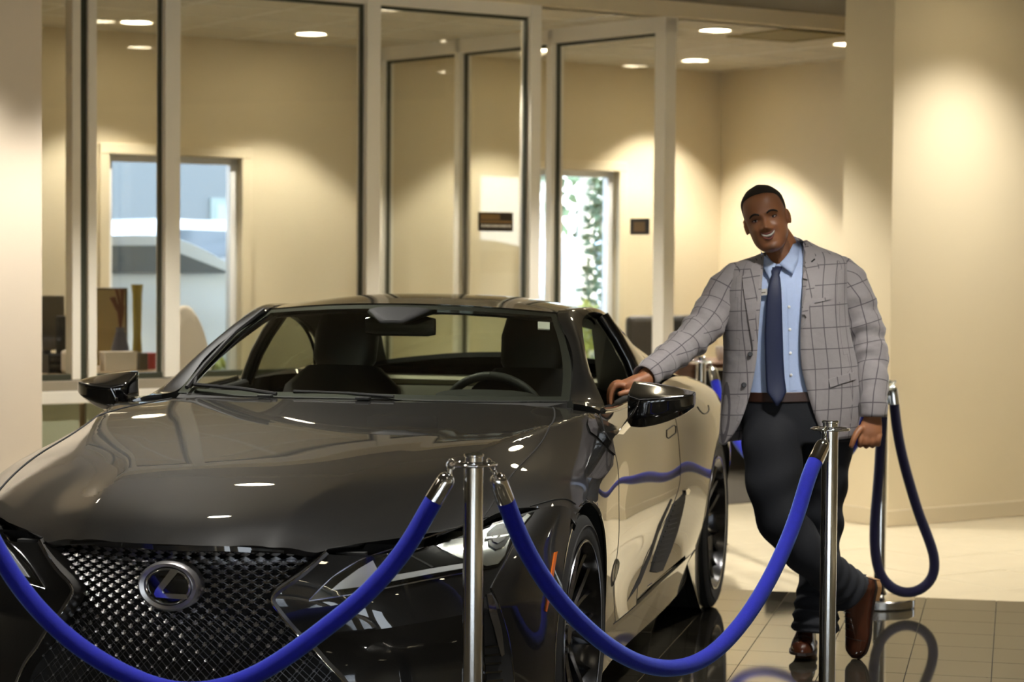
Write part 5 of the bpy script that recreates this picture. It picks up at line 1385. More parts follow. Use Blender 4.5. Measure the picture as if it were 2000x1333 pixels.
def shrub(px_, q_, h_, r_, label, m_, seed, n_=260):
    p = tq(t_at(px_, q_), q_); e_ = empty('shrub', (p[0], p[1], -.06), 0, label, 'shrub'); rr = random.Random(seed)
    tube('stem', [(0, 0, 0), (.02, 0, h_ * .5), (0, .02, h_ * .9)], [.03, .02, .008], M_trunk, e_, 6)
    V, Fc = [], []
    for i in range(n_):
        z = h_ * (.12 + .88 * rr.random()); a_ = rr.random() * 6.28; rad = r_ * (1 - .55 * (z / h_) ** 2) * rr.random() ** .5
        c = Vector((rad * math.cos(a_), rad * math.sin(a_), z)); d = Vector((rr.uniform(-1, 1), rr.uniform(-1, 1), rr.uniform(-.4, .9))).normalized(); s = d.orthogonal().normalized(); l_ = rr.uniform(.06, .13)
        k = len(V); V += [c, c + d * l_ * .5 + s * l_ * .28, c + d * l_, c + d * l_ * .5 - s * l_ * .28]; Fc.append((k, k + 1, k + 2, k + 3))
    o = mesh_obj('foliage', V, Fc, m_, e_); o['kind'] = 'stuff'
shrub(1174, 4.2, 2.3, .2, 'tall leafy green shrub just outside the right window', M_leaf, 1, 700)
shrub(1149, 3.6, 1.15, .14, 'small yellow-leaved shrub below the green one outside', M_leafy, 2, 320)
shrub(440, 3.45, .75, .22, 'low yellow-green shrub outside below the white car\'s wheel', M_leafy, 3, 300)
tp = tq(t_at(1050, 4.5), 4.5); pb_ = empty('trash_bin', (tp[0], tp[1], -.06), TH, 'dark litter bin with a pale domed lid outside the right window', 'bin')
lathe('body', [(.0, 0), (.2, 0), (.22, .05), (.22, 1.05), (.2, 1.1)], M_blk, pb_, 24); lathe('lid', [(.22, 1.1), (.2, 1.22), (.12, 1.30), (0, 1.32)], M_white, pb_, 24)
for k, (t_, q_, h_) in enumerate(((9.7, 17, 4.2), (12.2, 14, 3.6), (13.5, 19.5, 6.0))):
    p = tq(t_, q_); e_ = empty('tree', (p[0], p[1], -.06), 0, ('green tree at the far side of the lot, tallest', 'rounder green tree at the far side of the lot', 'greyish tree at the back of the lot')[k], 'tree'); rr = random.Random(20 + k)
    tube('trunk', [(0, 0, 0), (.05, 0, h_ * .5), (0, .05, h_ * .8)], [.12, .1, .05], M_trunk, e_, 8); V, Fc = [], []
    for i in range(700):
        c = Vector((rr.gauss(0, .8), rr.gauss(0, .8), h_ * .68 + rr.gauss(0, .75))); d = Vector((rr.uniform(-1, 1), rr.uniform(-1, 1), rr.uniform(-1, 1))).normalized(); s = d.orthogonal().normalized(); q = len(V); V += [c, c + d * .16 + s * .09, c + d * .3, c + d * .16 - s * .09]; Fc.append((q, q + 1, q + 2, q + 3))
    o = mesh_obj('crown', V, Fc, M_leaf, e_); o['kind'] = 'stuff'
sun = bpy.data.lights.new('sun', 'SUN'); sun.energy = 4; sun.color = (1, .95, .86); sun.angle = R(1); so = bpy.data.objects.new('sun', sun); COL.objects.link(so)
so.rotation_euler = (R(42), 0, R(25))
# ------------------------------------------------------------------ the man
MD = 8.02
def mp(u, v, dy=0.): return W(u, v, 'y', MD + dy)
PX = lambda y: y / FPX            # metres per picture pixel at depth y
PO = Vector((1.15, 8.03, 0))
def skin_mat():
    m = mat('brown_skin', srgb(128, 84, 58), .42, bump=.08, bscale=500); n, l = m.node_tree.nodes, m.node_tree.links; b = n['Principled BSDF']
    at_ = n.new('ShaderNodeVertexColor'); at_.layer_name = 'pigment'
    l.new(at_.outputs['Color'], b.inputs['Base Color']); b.inputs['Subsurface Weight'].default_value = .06; b.inputs['Subsurface Radius'].default_value = (.01, .004, .002); b.inputs['Subsurface Scale'].default_value = .5
    return m
M_skin = skin_mat()
M_hair = mat('short_black_hair', srgb(44, 36, 29), .85, noise=.5, nscale=400, bump=.6, bscale=700)
M_brow = mat('eyebrow_hair', srgb(34, 24, 18), .8); M_lip = mat('lip', srgb(122, 70, 60), .4); M_teeth = mat('teeth', srgb(232, 226, 214), .25); M_mouth = mat('mouth_dark', srgb(46, 22, 18), .6)
M_eye = mat('eye_white', srgb(200, 190, 178), .2); M_iris = mat('iris_brown', srgb(34, 20, 12), .1)
M_shirt = mat('light_blue_shirt', srgb(178, 196, 232), .75, noise=.05, nscale=120, bump=.25, bscale=60)
M_tie = mat('navy_tie', srgb(26, 35, 66), .55, noise=.15, nscale=300, bump=.2, bscale=900)
M_trou = mat('dark_navy_trousers', srgb(15, 18, 26), .85, noise=.12, nscale=160, bump=.35, bscale=45)
M_belt = mat('brown_belt', srgb(58, 36, 26), .4); M_shoe = mat('brown_leather_shoe', srgb(70, 36, 22), .22, noise=.25, nscale=18, coat=.4); M_sole = mat('shoe_sole', srgb(40, 28, 22), .5); M_heel = mat('tan_heel', srgb(150, 112, 72), .5)
M_butt = mat('dark_button', srgb(36, 34, 36), .3)
def check_mat():
    m = bpy.data.materials.new('grey_windowpane_check'); m.use_nodes = True; n, l = m.node_tree.nodes, m.node_tree.links; b = n['Principled BSDF']
    b.inputs['Roughness'].default_value = .9; b.inputs['Sheen Weight'].default_value = .2
    uv = n.new('ShaderNodeUVMap'); uv.uv_map = 'UVMap'; s = n.new('ShaderNodeSeparateXYZ'); l.new(uv.outputs[0], s.inputs[0])
    def mth(op, a_, b_=None):
        q = n.new('ShaderNodeMath'); q.operation = op
        for i, x in enumerate((a_, b_)):
            if x is None: continue
            if isinstance(x, (int, float)): q.inputs[i].default_value = x
            else: l.new(x, q.inputs[i])
        return q.outputs[0]
    def line(src, per, wd): return mth('LESS_THAN', mth('ABSOLUTE', mth('SUBTRACT', mth('FRACT', mth('DIVIDE', src, per)), .5)), wd / per / 2)
    ln = mth('MAXIMUM', line(s.outputs['X'], .049, .0036), line(s.outputs['Y'], .076, .0036))
    w1 = mth('LESS_THAN', mth('FRACT', mth('DIVIDE', s.outputs['X'], .004)), .5); w2 = mth('LESS_THAN', mth('FRACT', mth('DIVIDE', s.outputs['Y'], .004)), .5)
    wv = mth('ABSOLUTE', mth('SUBTRACT', w1, w2))
    nz = n.new('ShaderNodeTexNoise'); nz.inputs['Scale'].default_value = 260; tcn = n.new('ShaderNodeTexCoord'); l.new(tcn.outputs['Object'], nz.inputs['Vector'])
    mx = n.new('ShaderNodeMix'); mx.data_type = 'RGBA'; mx.inputs['A'].default_value = (*srgb(158, 152, 153), 1); mx.inputs['B'].default_value = (*srgb(138, 132, 134), 1)
    l.new(mth('MULTIPLY', mth('ADD', wv, nz.outputs['Fac']), .5), mx.inputs['Factor'])
    m2 = n.new('ShaderNodeMix'); m2.data_type = 'RGBA'; l.new(mx.outputs['Result'], m2.inputs['A']); m2.inputs['B'].default_value = (*srgb(74, 68, 76), 1); l.new(mth('MULTIPLY', ln, .85), m2.inputs['Factor'])
    l.new(m2.outputs['Result'], b.inputs['Base Color'])
    n2 = n.new('ShaderNodeTexNoise'); n2.inputs['Scale'].default_value = 16; l.new(tcn.outputs['Object'], n2.inputs['Vector']); bp = n.new('ShaderNodeBump'); bp.inputs['Strength'].default_value = .35; bp.inputs['Distance'].default_value = .02
    l.new(n2.outputs['Fac'], bp.inputs['Height']); l.new(bp.outputs['Normal'], b.inputs['Normal']); return m
M_check = check_mat()

# head -------------------------------------------------------------------------------
TILT = R(16.0); HYAW = R(11)
HC = mp(1496.6, 429, -.03)
up3 = Vector((-math.sin(TILT), 0, math.cos(TILT))); rt3 = Vector((math.cos(TILT), 0, math.sin(TILT))); fw3 = Vector((0, -1, 0))
rt = rt3 * math.cos(HYAW) + fw3 * math.sin(HYAW); fw = fw3 * math.cos(HYAW) - rt3 * math.sin(HYAW); up = up3
up = (up * math.cos(R(4)) + fw * math.sin(R(-4))).normalized(); fw = (fw - up * fw.dot(up)).normalized()
def H2W(x, y, z): return HC + rt * x + fw * y + up * z
def W2H(p): d = Vector(p) - HC; return d.dot(rt), d.dot(fw), d.dot(up)
hw_ = CS([-.124, -.118, -.108, -.09, -.07, -.045, -.02, 0, .03, .06, .085, .105, .118, .1245], [.014, .029, .0425, .0565, .0645, .0690, .071, .0735, .0765, .0755, .067, .049, .027, .004])
hf_ = CS([-.124, -.118, -.108, -.09, -.07, -.045, -.02, 0, .03, .06, .085, .105, .118, .1245], [.066, .078, .085, .086, .086, .087, .086, .085, .090, .088, .076, .055, .030, .005])
hb_ = CS([-.124, -.118, -.108, -.09, -.07, -.045, -.02, 0, .03, .06, .085, .105, .118, .1245], [-.045, -.025, .00, .035, .062, .083, .095, .102, .106, .101, .085, .060, .032, .005])
def G(a_, b_): return math.exp(-a_ * a_ - b_ * b_)
def head_pt(x, y, z):
    """feature relief on the face: returns the push forward"""
    ax = abs(x); d = 0.
    d += .006 * G(x / .010, (z + .006) / .016) + .011 * G(x / .0115, (z + .022) / .014) + .019 * G(x / .0135, (z + .034) / .0105)
    d += .009 * G((ax - .0155) / .0075, (z + .038) / .0075)
    d -= .010 * G((ax - .033) / .017, (z - .001) / .0105) + .004 * G((ax - .016) / .008, (z - .0) / .010)
    d += .0050 * G((ax - .030) / .022, (z - .0195) / .007)
    d += .0075 * G((ax - .043) / .017, (z + .034) / .014)
    d -= .0035 * G((ax - .030 - .10 * max(0, -.045 - z)) / .006, (z + .055) / .018)
    d += .0045 * G(x / .030, (z + .062) / .022) - .0065 * G(x / .021, (z + .0665 - .010 * (x / .024) ** 2) / .0055)
    d += .0055 * G(x / .020, (z + .107) / .013) - .0035 * G(x / .022, (z + .089) / .006)
    return d
def head_grid(nz=96, na=104):
    V = []
    zs = -.124 + .2485 * (0.5 - 0.5 * np.cos(np.linspace(0, math.pi, nz)))
    for z in zs:
        w_, f_, b_ = float(hw_(z)[0, 0]), float(hf_(z)[0, 0]), float(hb_(z)[0, 0])
        for k in range(na):
            a_ = 2 * math.pi * k / na; ca, sa = math.cos(a_), math.sin(a_)
            x = w_ * abs(ca) ** .92 * (1 if ca > 0 else -1)
            y = (f_ + b_) / 2 * abs(sa) ** .88 * (1 if sa > 0 else -1) + (f_ - b_) / 2
            if sa > .05: y += head_pt(x, y, z) * min(1, sa * 2.2)
            V.append((x, y, z))
    F_ = grid_faces(na, nz, True) + [tuple(reversed(range(na))), tuple(range((nz - 1) * na, nz * na))]
    return V, F_
def head_surf(x, z):
    w_, f_, b_ = float(hw_(z)[0, 0]), float(hf_(z)[0, 0]), float(hb_(z)[0, 0]); c = min(.999, abs(x) / w_) ** (1 / .92)
    sa = math.sqrt(1 - c * c); return (f_ + b_) / 2 * sa ** .88 + (f_ - b_) / 2 + head_pt(x, 0, z) * min(1, sa * 2.2)
def T(v): return [tuple(H2W(*p)) for p in v]
pieces = []
hv, hfc = head_grid(); pieces.append((T(hv), hfc))
# ears
for s in (1, -1):
    V = []; n_ = 20
    for (o_, rx_, rz_, dx_) in ((0, .001, .002, 0), (.0, .014, .026, .004), (.004, .017, .031, .010), (.010, .0155, .029, .014), (.010, .010, .022, .011), (.004, .003, .006, .006)):
        for k in range(n_):
            a_ = 2 * math.pi * k / n_; V.append((s * (.070 + dx_ + .006 * max(0, -math.cos(a_))), -.006 - rx_ * math.cos(a_) * -1 + .006 * math.sin(a_) * -.3, -.010 + rz_ * math.sin(a_) * (1 if math.sin(a_) > 0 else .9)))
    f = grid_faces(n_, 6, True) + [tuple(range(n_)), tuple(range(5 * n_, 6 * n_))]
    pieces.append((T(V), f))
# neck, trunk, limbs under the clothes
nk = [mp(1545, 560, .03), mp(1536, 520, .03), mp(1528, 490, .025), mp(1514, 455, .02)]
pieces.append(tube_data(spline3(nk, 14), np.interp(np.linspace(0, 1, 14), [0, .4, .75, 1], [.075, .064, .060, .05]), 24))
def chain(pts, n=24, k=16):
    P = spline3([tuple(mp(u, v, dy)) for u, v, _, dy in pts], n); rr = [r_ for *_, r_, d_ in [(u, v, r_, dy) for u, v, r_, dy in pts]]
    d = np.r_[0, np.cumsum([((a_[0] - b_[0]) ** 2 + (a_[1] - b_[1]) ** 2) ** .5 for a_, b_ in zip(pts, pts[1:])]) ]; d /= d[-1]
    return P, np.interp(np.linspace(0, 1, n), d, rr)
# sleeve / limb courses: (u, v, half-width in metres, depth offset)
ARM_R = [(1462, 528, .026, .02), (1444, 533, .046, .02), (1424, 552, .064, .01), (1406, 584, .071, .0), (1384, 624, .069, -.04), (1350, 664, .060, -.11), (1312, 696, .055, -.20), (1280, 721, .050, -.28), (1258, 738, .047, -.335)]
ARM_L = [(1624, 512, .026, .02), (1640, 522, .048, .02), (1656, 546, .066, .02), (1669, 582, .073, .02), (1685, 630, .071, .02), (1698, 680, .066, .01), (1704, 730, .058, -.02), (1706, 775, .052, -.05), (1706, 815, .050, -.06)]
LEG_R = [(1522, 806, .100, .015), (1512, 836, .112, -.01), (1509, 870, .112, -.05), (1511, 930, .104, -.08), (1520, 990, .094, -.10), (1546, 1045, .084, -.10), (1588, 1092, .077, -.08), (1628, 1128, .075, -.04), (1664, 1160, .082, .0)]
LEG_L = [(1602, 800, .098, .03), (1611, 830, .104, .04), (1614, 870, .098, .06), (1611, 930, .088, .08), (1607, 1000, .078, .10), (1602, 1080, .074, .10), (1598, 1150, .078, .06), (1594, 1200, .083, .03), (1592, 1236, .088, .02)]
for L_, f_ in ((ARM_R, .62), (ARM_L, .62), (LEG_R, .70), (LEG_L, .70)):
    P, rr = chain(L_); pieces.append(tube_data(P, rr * f_, 16))
tr = [(1548, 515, .07, .02), (1550, 545, .15, .02), (1545, 620, .15, .02), (1545, 700, .14, .02), (1555, 780, .15, .02), (1560, 830, .14, .02)]
for sec in (tr,):
    P, rr = chain(sec); v, f = tube_data(P, rr, 20); v = [(p[0], MD + .02 + (p[1] - MD - .02) * .62, p[2]) for p in v]; pieces.append((v, f))
pieces.append(tube_data([mp(1462, 550, .02), mp(1545, 545, .02), mp(1630, 530, .02)], [.04, .07, .04], 14))
def finger(pts, r0, r1): P = spline3([tuple(p) for p in pts], 14); return tube_data(P, np.linspace(r0, r1, 14), 12)
def knob(c, r_):
    V = []; n_ = 12
    for i in range(9):
        t_ = math.pi * i / 8
        for k in range(n_): V.append((c[0] + r_ * math.sin(t_) * math.cos(6.2832 * k / n_), c[1] + r_ * math.sin(t_) * math.sin(6.2832 * k / n_), c[2] + r_ * math.cos(t_)))
    return V, grid_faces(n_, 9, True)
# right hand: laid over the door sill (world frame round the knuckles)
hd = -.37
def hp(u, v, dy): return mp(u, v, hd + dy)
pieces.append(tube_data(spline3([tuple(hp(1266, 738, .03)), tuple(hp(1246, 747, .01)), tuple(hp(1228, 753, .0)), tuple(hp(1212, 754, .0))], 12), [.030, .030, .031, .033, .035, .037, .038, .038, .037, .035, .032, .028], 16, sq=.55) if False else tube_data(spline3([tuple(hp(1268, 738, .035)), tuple(hp(1248, 748, .012)), tuple(hp(1230, 754, .0)), tuple(hp(1214, 756, -.0))], 12), [.026, .026, .026, .027, .028, .029, .029, .028, .027, .025, .023, .020], 16, sq=1.15))
for i, (du, dv, dy) in enumerate(((0, 3, -.030), (-3, -1, -.010), (-2, -1, .011), (3, 2, .030))):
    k0 = hp(1222 + du, 752 + dv, dy); k1 = hp(1207 + du, 749 + dv, dy); k2 = hp(1196 + du, 759 + dv, dy * 1.0); k3 = hp(1192 + du, 775 + dv, dy * .95); k4 = hp(1193 + du, 789 + dv - 2 * (i in (0, 3)), dy * .9)
    pieces.append(finger([k0, k1, k2, k3, k4], .0115, .0078)); pieces.append(knob(hp(1207 + du, 750 + dv, dy), .0118)); pieces.append(knob(k4, .0078))
th_ = [hp(1240, 764, -.026), hp(1228, 766, -.040), hp(1218, 768, -.047), hp(1211, 770, -.050)]
pieces.append(finger(th_, .0135, .0095)); pieces.append(knob(th_[-1], .0098))
# left hand: hanging, back of the hand to the viewer, fingers folded under
ld = -.07
def lp(u, v, dy): return mp(u, v, ld + dy)
pieces.append(tube_data(spline3([tuple(lp(1706, 806, .01)), tuple(lp(1704, 822, .0)), tuple(lp(1701, 838, -.004)), tuple(lp(1699, 852, -.004)), tuple(lp(1698, 860, .0))], 14), [.029, .030, .032, .034, .036, .038, .040, .041, .042, .042, .041, .039, .036, .030], 18, sq=.46))
for i, u in enumerate((1681, 1693, 1705, 1716)):
    o_ = (2, 4, 3, 0)[i]
    q = [lp(u + 2, 848, -.004), lp(u, 858 + o_, -.014), lp(u - 1, 867 + o_, -.006), lp(u - 1, 868 + o_, .012), lp(u, 862 + o_, .026), lp(u + 1, 855 + o_, .024)]
    pieces.append(finger(q, .0115, .0082)); pieces.append(knob(lp(u, 857 + o_, -.012), .0115))
q = [lp(1683, 836, -.008), lp(1673, 848, -.022), lp(1667, 860, -.028), lp(1663, 871, -.026)]
pieces.append(finger(q, .0145, .0095)); pieces.append(knob(q[-1], .0097))
V, Fc = join_data(pieces)
tmp = mesh_obj('person', V, Fc, M_skin)
bm = bmesh.new(); bm.from_mesh(tmp.data); bmesh.ops.recalc_face_normals(bm, faces=bm.faces); bm.to_mesh(tmp.data); bm.free()
md = tmp.modifiers.new('r', 'REMESH'); md.mode = 'VOXEL'; md.voxel_size = .0034; md.use_smooth_shade = True
ms = tmp.modifiers.new('s', 'SMOOTH'); ms.factor = .5; ms.iterations = 2
dg = bpy.context.evaluated_depsgraph_get(); me = bpy.data.meshes.new_from_object(tmp.evaluated_get(dg)); me.name = 'person'
bpy.data.objects.remove(tmp)
n_ = len(me.vertices); co = np.empty(n_ * 3); me.vertices.foreach_get('co', co); co = co.reshape(-1, 3)
loc = co - np.array(HC); hx, hy, hz = loc @ np.array(rt), loc @ np.array(fw), loc @ np.array(up)
base = np.array(srgb(156, 104, 71)); dark = np.array(srgb(70, 46, 36)); pink = np.array(srgb(150, 92, 70)); nail = np.array(srgb(176, 128, 108))
col = np.ones((n_, 4)); col[:, :3] = base
hd_m = (np.abs(hx) < .1) & (np.abs(hz) < .135) & (np.abs(hy) < .13)
g = lambda a_, b_: np.exp(-a_ * a_ - b_ * b_)
stub = np.clip(.55 * g(hx / .034, (hz + .052) / .010) * (hy > .05) + .75 * g(hx / .026, (hz + .108) / .018) * (hy > .03) + .45 * np.clip((-.055 - hz) / .03, 0, 1) * (hy > -.02) * np.clip((np.abs(hx) - .03) / .02, 0, 1), 0, .8)
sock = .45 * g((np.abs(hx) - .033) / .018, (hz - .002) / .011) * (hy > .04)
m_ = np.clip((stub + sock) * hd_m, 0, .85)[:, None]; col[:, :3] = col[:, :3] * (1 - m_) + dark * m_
ca_ = me.color_attributes.new('pigment', 'FLOAT_COLOR', 'POINT'); ca_.data.foreach_set('color', col.astype(np.float32).ravel())
me.materials.clear(); me.materials.append(M_skin); me.transform(Matrix.Translation(-PO)); me.polygons.foreach_set('use_smooth', [True] * len(me.polygons))
man = bpy.data.objects.new('person', me); COL.objects.link(man); man.location = PO
tag(man, 'smiling man in grey checked blazer and navy tie, one arm on the car', 'person')
def wear(o, par=None):
    o.parent = par or man
    o.matrix_parent_inverse = Matrix.Translation(-PO) if par is None else Matrix.Identity(4); return o
# hair, brows, eyes, mouth
V = []; na, nz = 90, 44
def hairline(a_):           # lowest height of the hair at bearing a_ (pi/2 = face)
    s_ = math.sin(a_); c_ = abs(math.cos(a_))
    if s_ > .55: return .0915 - .013 * (c_ / .83) ** 3
    if s_ > .02: return .0785 - (.55 - s_) / .53 * .0725
    return .006 - .058 * min(1, -s_ * 2.2)
for j in range(nz):
    for k in range(na):
        a_ = 2 * math.pi * k / na; ca, sa = math.cos(a_), math.sin(a_); z0 = hairline(a_); f_ = j / (nz - 1)
        z = z0 + (.1245 - z0) * math.sin(f_ * math.pi / 2)
        w_, ff, bb = float(hw_(z)[0, 0]), float(hf_(z)[0, 0]), float(hb_(z)[0, 0]); t_ = .0010 + .0034 * min(1, f_ * 4) * (1 if sa > .2 else .7)
        x = w_ * abs(ca) ** .92 * (1 if ca > 0 else -1); y = (ff + bb) / 2 * abs(sa) ** .88 * (1 if sa > 0 else -1) + (ff - bb) / 2
        n_v = Vector((x / (w_ + .01), (y - (ff - bb) / 2) / ((ff + bb) / 2 + .01), max(0, z / .1245) ** 3)).normalized()
        V.append((x + n_v.x * t_, y + n_v.y * t_, z + n_v.z * t_ + .002 * (z / .12) ** 2))
wear(mesh_obj('hair', T(V), grid_faces(na, nz, True) + [tuple(range((nz - 1) * na, nz * na))], M_hair, None, True))
for s in (1, -1):
    P = [(s * x, head_surf(x, z) + .0012, z) for x, z in ((.014, .0165), (.023, .0215), (.034, .0235), (.044, .0205), (.052, .0145))]
    wear(tube('eyebrow', T(spline3(P, 16)), [.0018 + .0022 * math.sin(math.pi * (.15 + .8 * i / 15)) for i in range(16)], M_brow, None, 8))
    ec = (s * .0325, head_surf(.0325, .0) + .0005, .0)
    v, f = knob((0, 0, 0), 1.0); ew = wear(mesh_obj('eye', T([(ec[0] + p[0] * .0125, ec[1] + p[1] * .0040, ec[2] + p[2] * .0042) for p in v]), f, M_eye, None, True))
    wear(mesh_obj('iris', T([(ec[0] - .001 + p[0] * .0048, ec[1] + .0022 + p[1] * .0028, ec[2] + .0003 + p[2] * .0042) for p in v]), f, M_iris, None, True), ew)
    for sg, hh in ((1, .0042), (-1, .0036)):
        P = [(ec[0] + s * dx, ec[1] + .0022 - abs(dx) * .10, ec[2] + sg * hh * (1 - (dx / .0145) ** 2) + .001 * dx / .0145) for dx in np.linspace(-.0142, .0142, 11)]
        wear(tube('eyelid', T(P), .0021 if sg > 0 else .0017, M_brow if sg > 0 else M_lip, None, 8), ew)
def smile(x, z0, k): return z0 + k * (x / .024) ** 2
def mouth_line(z0, k, hw, off, n=15): return [(x, head_surf(x, smile(x, z0, k)) + off - .0015 * (x / hw) ** 2, smile(x, z0, k)) for x in np.linspace(-hw, hw, n)]
A_, B_ = mouth_line(-.0590, .0100, .0285, .0005), mouth_line(-.0735, .0175, .0265, -.001)
wear(mesh_obj('mouth', T(A_ + B_), grid_faces(15, 2), M_mouth, None, True))
TA, TB = mouth_line(-.0597, .0100, .0245, .0022), mouth_line(-.0680, .0135, .0215, .0022)
te = wear(mesh_obj('teeth', T(TA + TB), grid_faces(15, 2), M_teeth, None, True)); sm_ = te.modifiers.new('s', 'SOLIDIFY'); sm_.thickness = .002
wear(tube('upper_lip', T(mouth_line(-.0568, .0105, .0300, .0010)), [.0012 + .0026 * math.sin(math.pi * i / 14) for i in range(15)], M_lip, None, 8))
wear(tube('lower_lip', T(mouth_line(-.0760, .0200, .0285, .0010)), [.0012 + .0036 * math.sin(math.pi * i / 14) for i in range(15)], M_lip, None, 8))

# clothes: cross-sections between two silhouette points -------------------------------------------
def secs_to_mesh(name, secs, m, n=72, p=.82, open_front=True, uvs=True, drop=0.):
    """secs: (Lu, Lv, Ru, Rv, eL, eR, depth, dy) from hem to neck"""
    dense = CS(np.arange(len(secs)), np.array(secs, float))(np.linspace(0, len(secs) - 1, 6 * len(secs))); V, UV = [], []; vv = 0.; prev = None
    for ri, (Lu, Lv, Ru, Rv, eL, eR, dp, dy) in enumerate(dense):
        A_, B_ = mp(Lu, Lv, dy), mp(Ru, Rv, dy); c = (A_ + B_) / 2; ax = (B_ - A_) / 2; hw = ax.length; ax.normalize(); k = (Ru - Lu) / 2; cu_ = (Lu + Ru) / 2
        if prev is not None: vv += (c - prev).length
        prev = c
        if open_front:
            xl = min(.985, max(-.985, (eL - cu_) / k)); xr = min(.985, max(-.985, (eR - cu_) / k))
            aL = -(math.pi - math.acos(abs(xl) ** (1 / p))) if xl < 0 else -math.acos(xl ** (1 / p)); aR = -2 * math.pi - (math.acos(abs(xr) ** (1 / p)) if xr > 0 else math.pi - math.acos(abs(xr) ** (1 / p)))
            angs = np.linspace(aL, aR, n)
        else: angs = np.linspace(0, -2 * math.pi, n + 1)[:-1]
        row = []
        for a_ in angs:
            ca, sa = math.cos(a_), math.sin(a_)
            row.append(c + ax * hw * abs(ca) ** p * (1 if ca > 0 else -1) + Vector((0, 1, 0)) * dp * abs(sa) ** p * (1 if sa > 0 else -1) - Vector((0, 0, drop * max(0, (ri / (len(dense) - 1) - .6) / .4) ** 2 * max(0, -sa) ** 1.5)))
        u_ = 0.
        for i, q in enumerate(row):
            V.append(q); UV.append(((q - c).dot(ax) * 1.0 if abs((q - c).dot(ax)) < hw * .8 else (q - c).dot(ax) + (q.y - c.y) * .5, vv - .06 * ((q - c).dot(ax) / hw) ** 2 * 0))
    return V, UV, len(dense), n
JK = [ # hem ... neck
 (1404, 868, 1671, 852, 1412, 1604, .128, .015), (1406, 830, 1679, 812, 1437, 1586, .130, .01), (1409, 780, 1681, 762, 1455, 1570, .132, .01), (1412, 730, 1676, 716, 1466, 1558, .132, .01), (1413, 690, 1668, 684, 1471, 1554, .136, .01),
 (1412, 650, 1659, 642, 1473, 1554, .142, .01), (1410, 610, 1655, 594, 1476, 1556, .145, .01), (1410, 574, 1656, 558, 1479, 1558, .138, .015), (1413, 545, 1659, 530, 1482, 1560, .118, .02), (1422, 525, 1657, 511, 1485, 1562, .096, .025), (1442, 511, 1636, 496, 1487, 1564, .080, .03), (1466, 503, 1602, 483, 1488, 1565, .072, .03), (1483, 497, 1575, 469, 1489, 1566, .067, .03)]
V, UV, nr, nn = secs_to_mesh('jacket', JK, M_check)
jk = mesh_obj('jacket', V, [tuple(reversed(q)) for q in grid_faces(nn, nr)], M_check, None, True, uvs=UV); wear(jk)
md = jk.modifiers.new('s', 'SOLIDIFY'); md.thickness = .005; md.offset = -1
j_bvh = BVHTree.FromPolygons([tuple(v) for v in V], grid_faces(nn, nr))
def sleeve(name, L_, n=46, k=28):
    P, rr = chain(L_, n, k); rnd_ = random.Random(5 if L_ is ARM_R else 9); v, f = tube_data(P, rr, k, False); d = np.r_[0, np.cumsum(np.linalg.norm(np.diff(P, axis=0), axis=1))]; uv = []
    v2 = []
    T_, N_, B_ = frames(P)
    ph = [rnd_.uniform(0, 6.28) for _ in range(6)]
    for i in range(n):
        for j in range(k):
            a_ = 2 * math.pi * j / k; s_ = d[i]
            wr = .0032 * math.sin(s_ * 62 + 2.2 * math.cos(a_ + ph[0]) + ph[1]) + .0022 * math.sin(s_ * 115 + 2.5 * math.sin(a_ * 2 + ph[2]))
            wr *= min(1, s_ / .06) * (1.5 if abs(s_ - d[-1] * .5) < .09 else .8) * min(1, (d[-1] - s_) / .04)
            r_ = rr[i] + wr
            v2.append(tuple(P[i] + r_ * (math.cos(a_) * N_[i] + math.sin(a_) * B_[i]))); uv.append((a_ * rr[i] * .9 + .02, s_))
    # seam at the back: repeat is fine for a woven check
    o = mesh_obj(name, v2, f, M_check, None, True, uvs=uv); m_ = o.modifiers.new('s', 'SOLIDIFY'); m_.thickness = .004; m_.offset = -1
    return wear(o, jk)
sleeve('sleeve', ARM_R); sleeve('sleeve', ARM_L)
def jack(u, v, off=0.):
    o = Vector((0, 0, CAMH)); d = ray(u, v).normalized(); h = j_bvh.ray_cast(o, d)
    if h[0] is None: return None
    n_ = h[1] if h[1].dot(d) < 0 else -h[1]; return h[0] + n_ * off, n_
def body_decal(name, poly, m, par, bvh, off=.004, th=.003, maxlen=6, uv=False):
    v2, f2, b2 = poly_tris(poly, maxlen); top, bot, ok, uvs = [], [], [], []
    o = Vector((0, 0, CAMH)); last = None
    for u, v in v2:
        d = ray(u, v).normalized(); h = bvh.ray_cast(o, d); p = h[0]
        if p is None:
            nr_ = bvh.find_nearest(W(u, v, 'y', MD - .08)); y_ = nr_[0].y; p = W(u, v, 'y', y_)
        n_ = Vector((0, -1, 0)); top.append(p + n_ * (off + th)); bot.append(p + n_ * (off - .003)); uvs.append((p.x * .985 + p.z * .17, p.z * .985 - p.x * .17))
    n_ = len(top); V = [tuple(p) for p in top + bot]; Fc = []
    for q in f2:
        a_, b_, c_ = (Vector(V[i]) for i in q); Fc.append(q if (b_ - a_).cross(c_ - a_).y < 0 else tuple(reversed(q)))
    Fc += [(i, j, j + n_, i + n_) for i, j in b2]
    return wear(mesh_obj(name, V, Fc, m, None, True, uvs=uvs + uvs if uv else None, autosmooth=40), par)
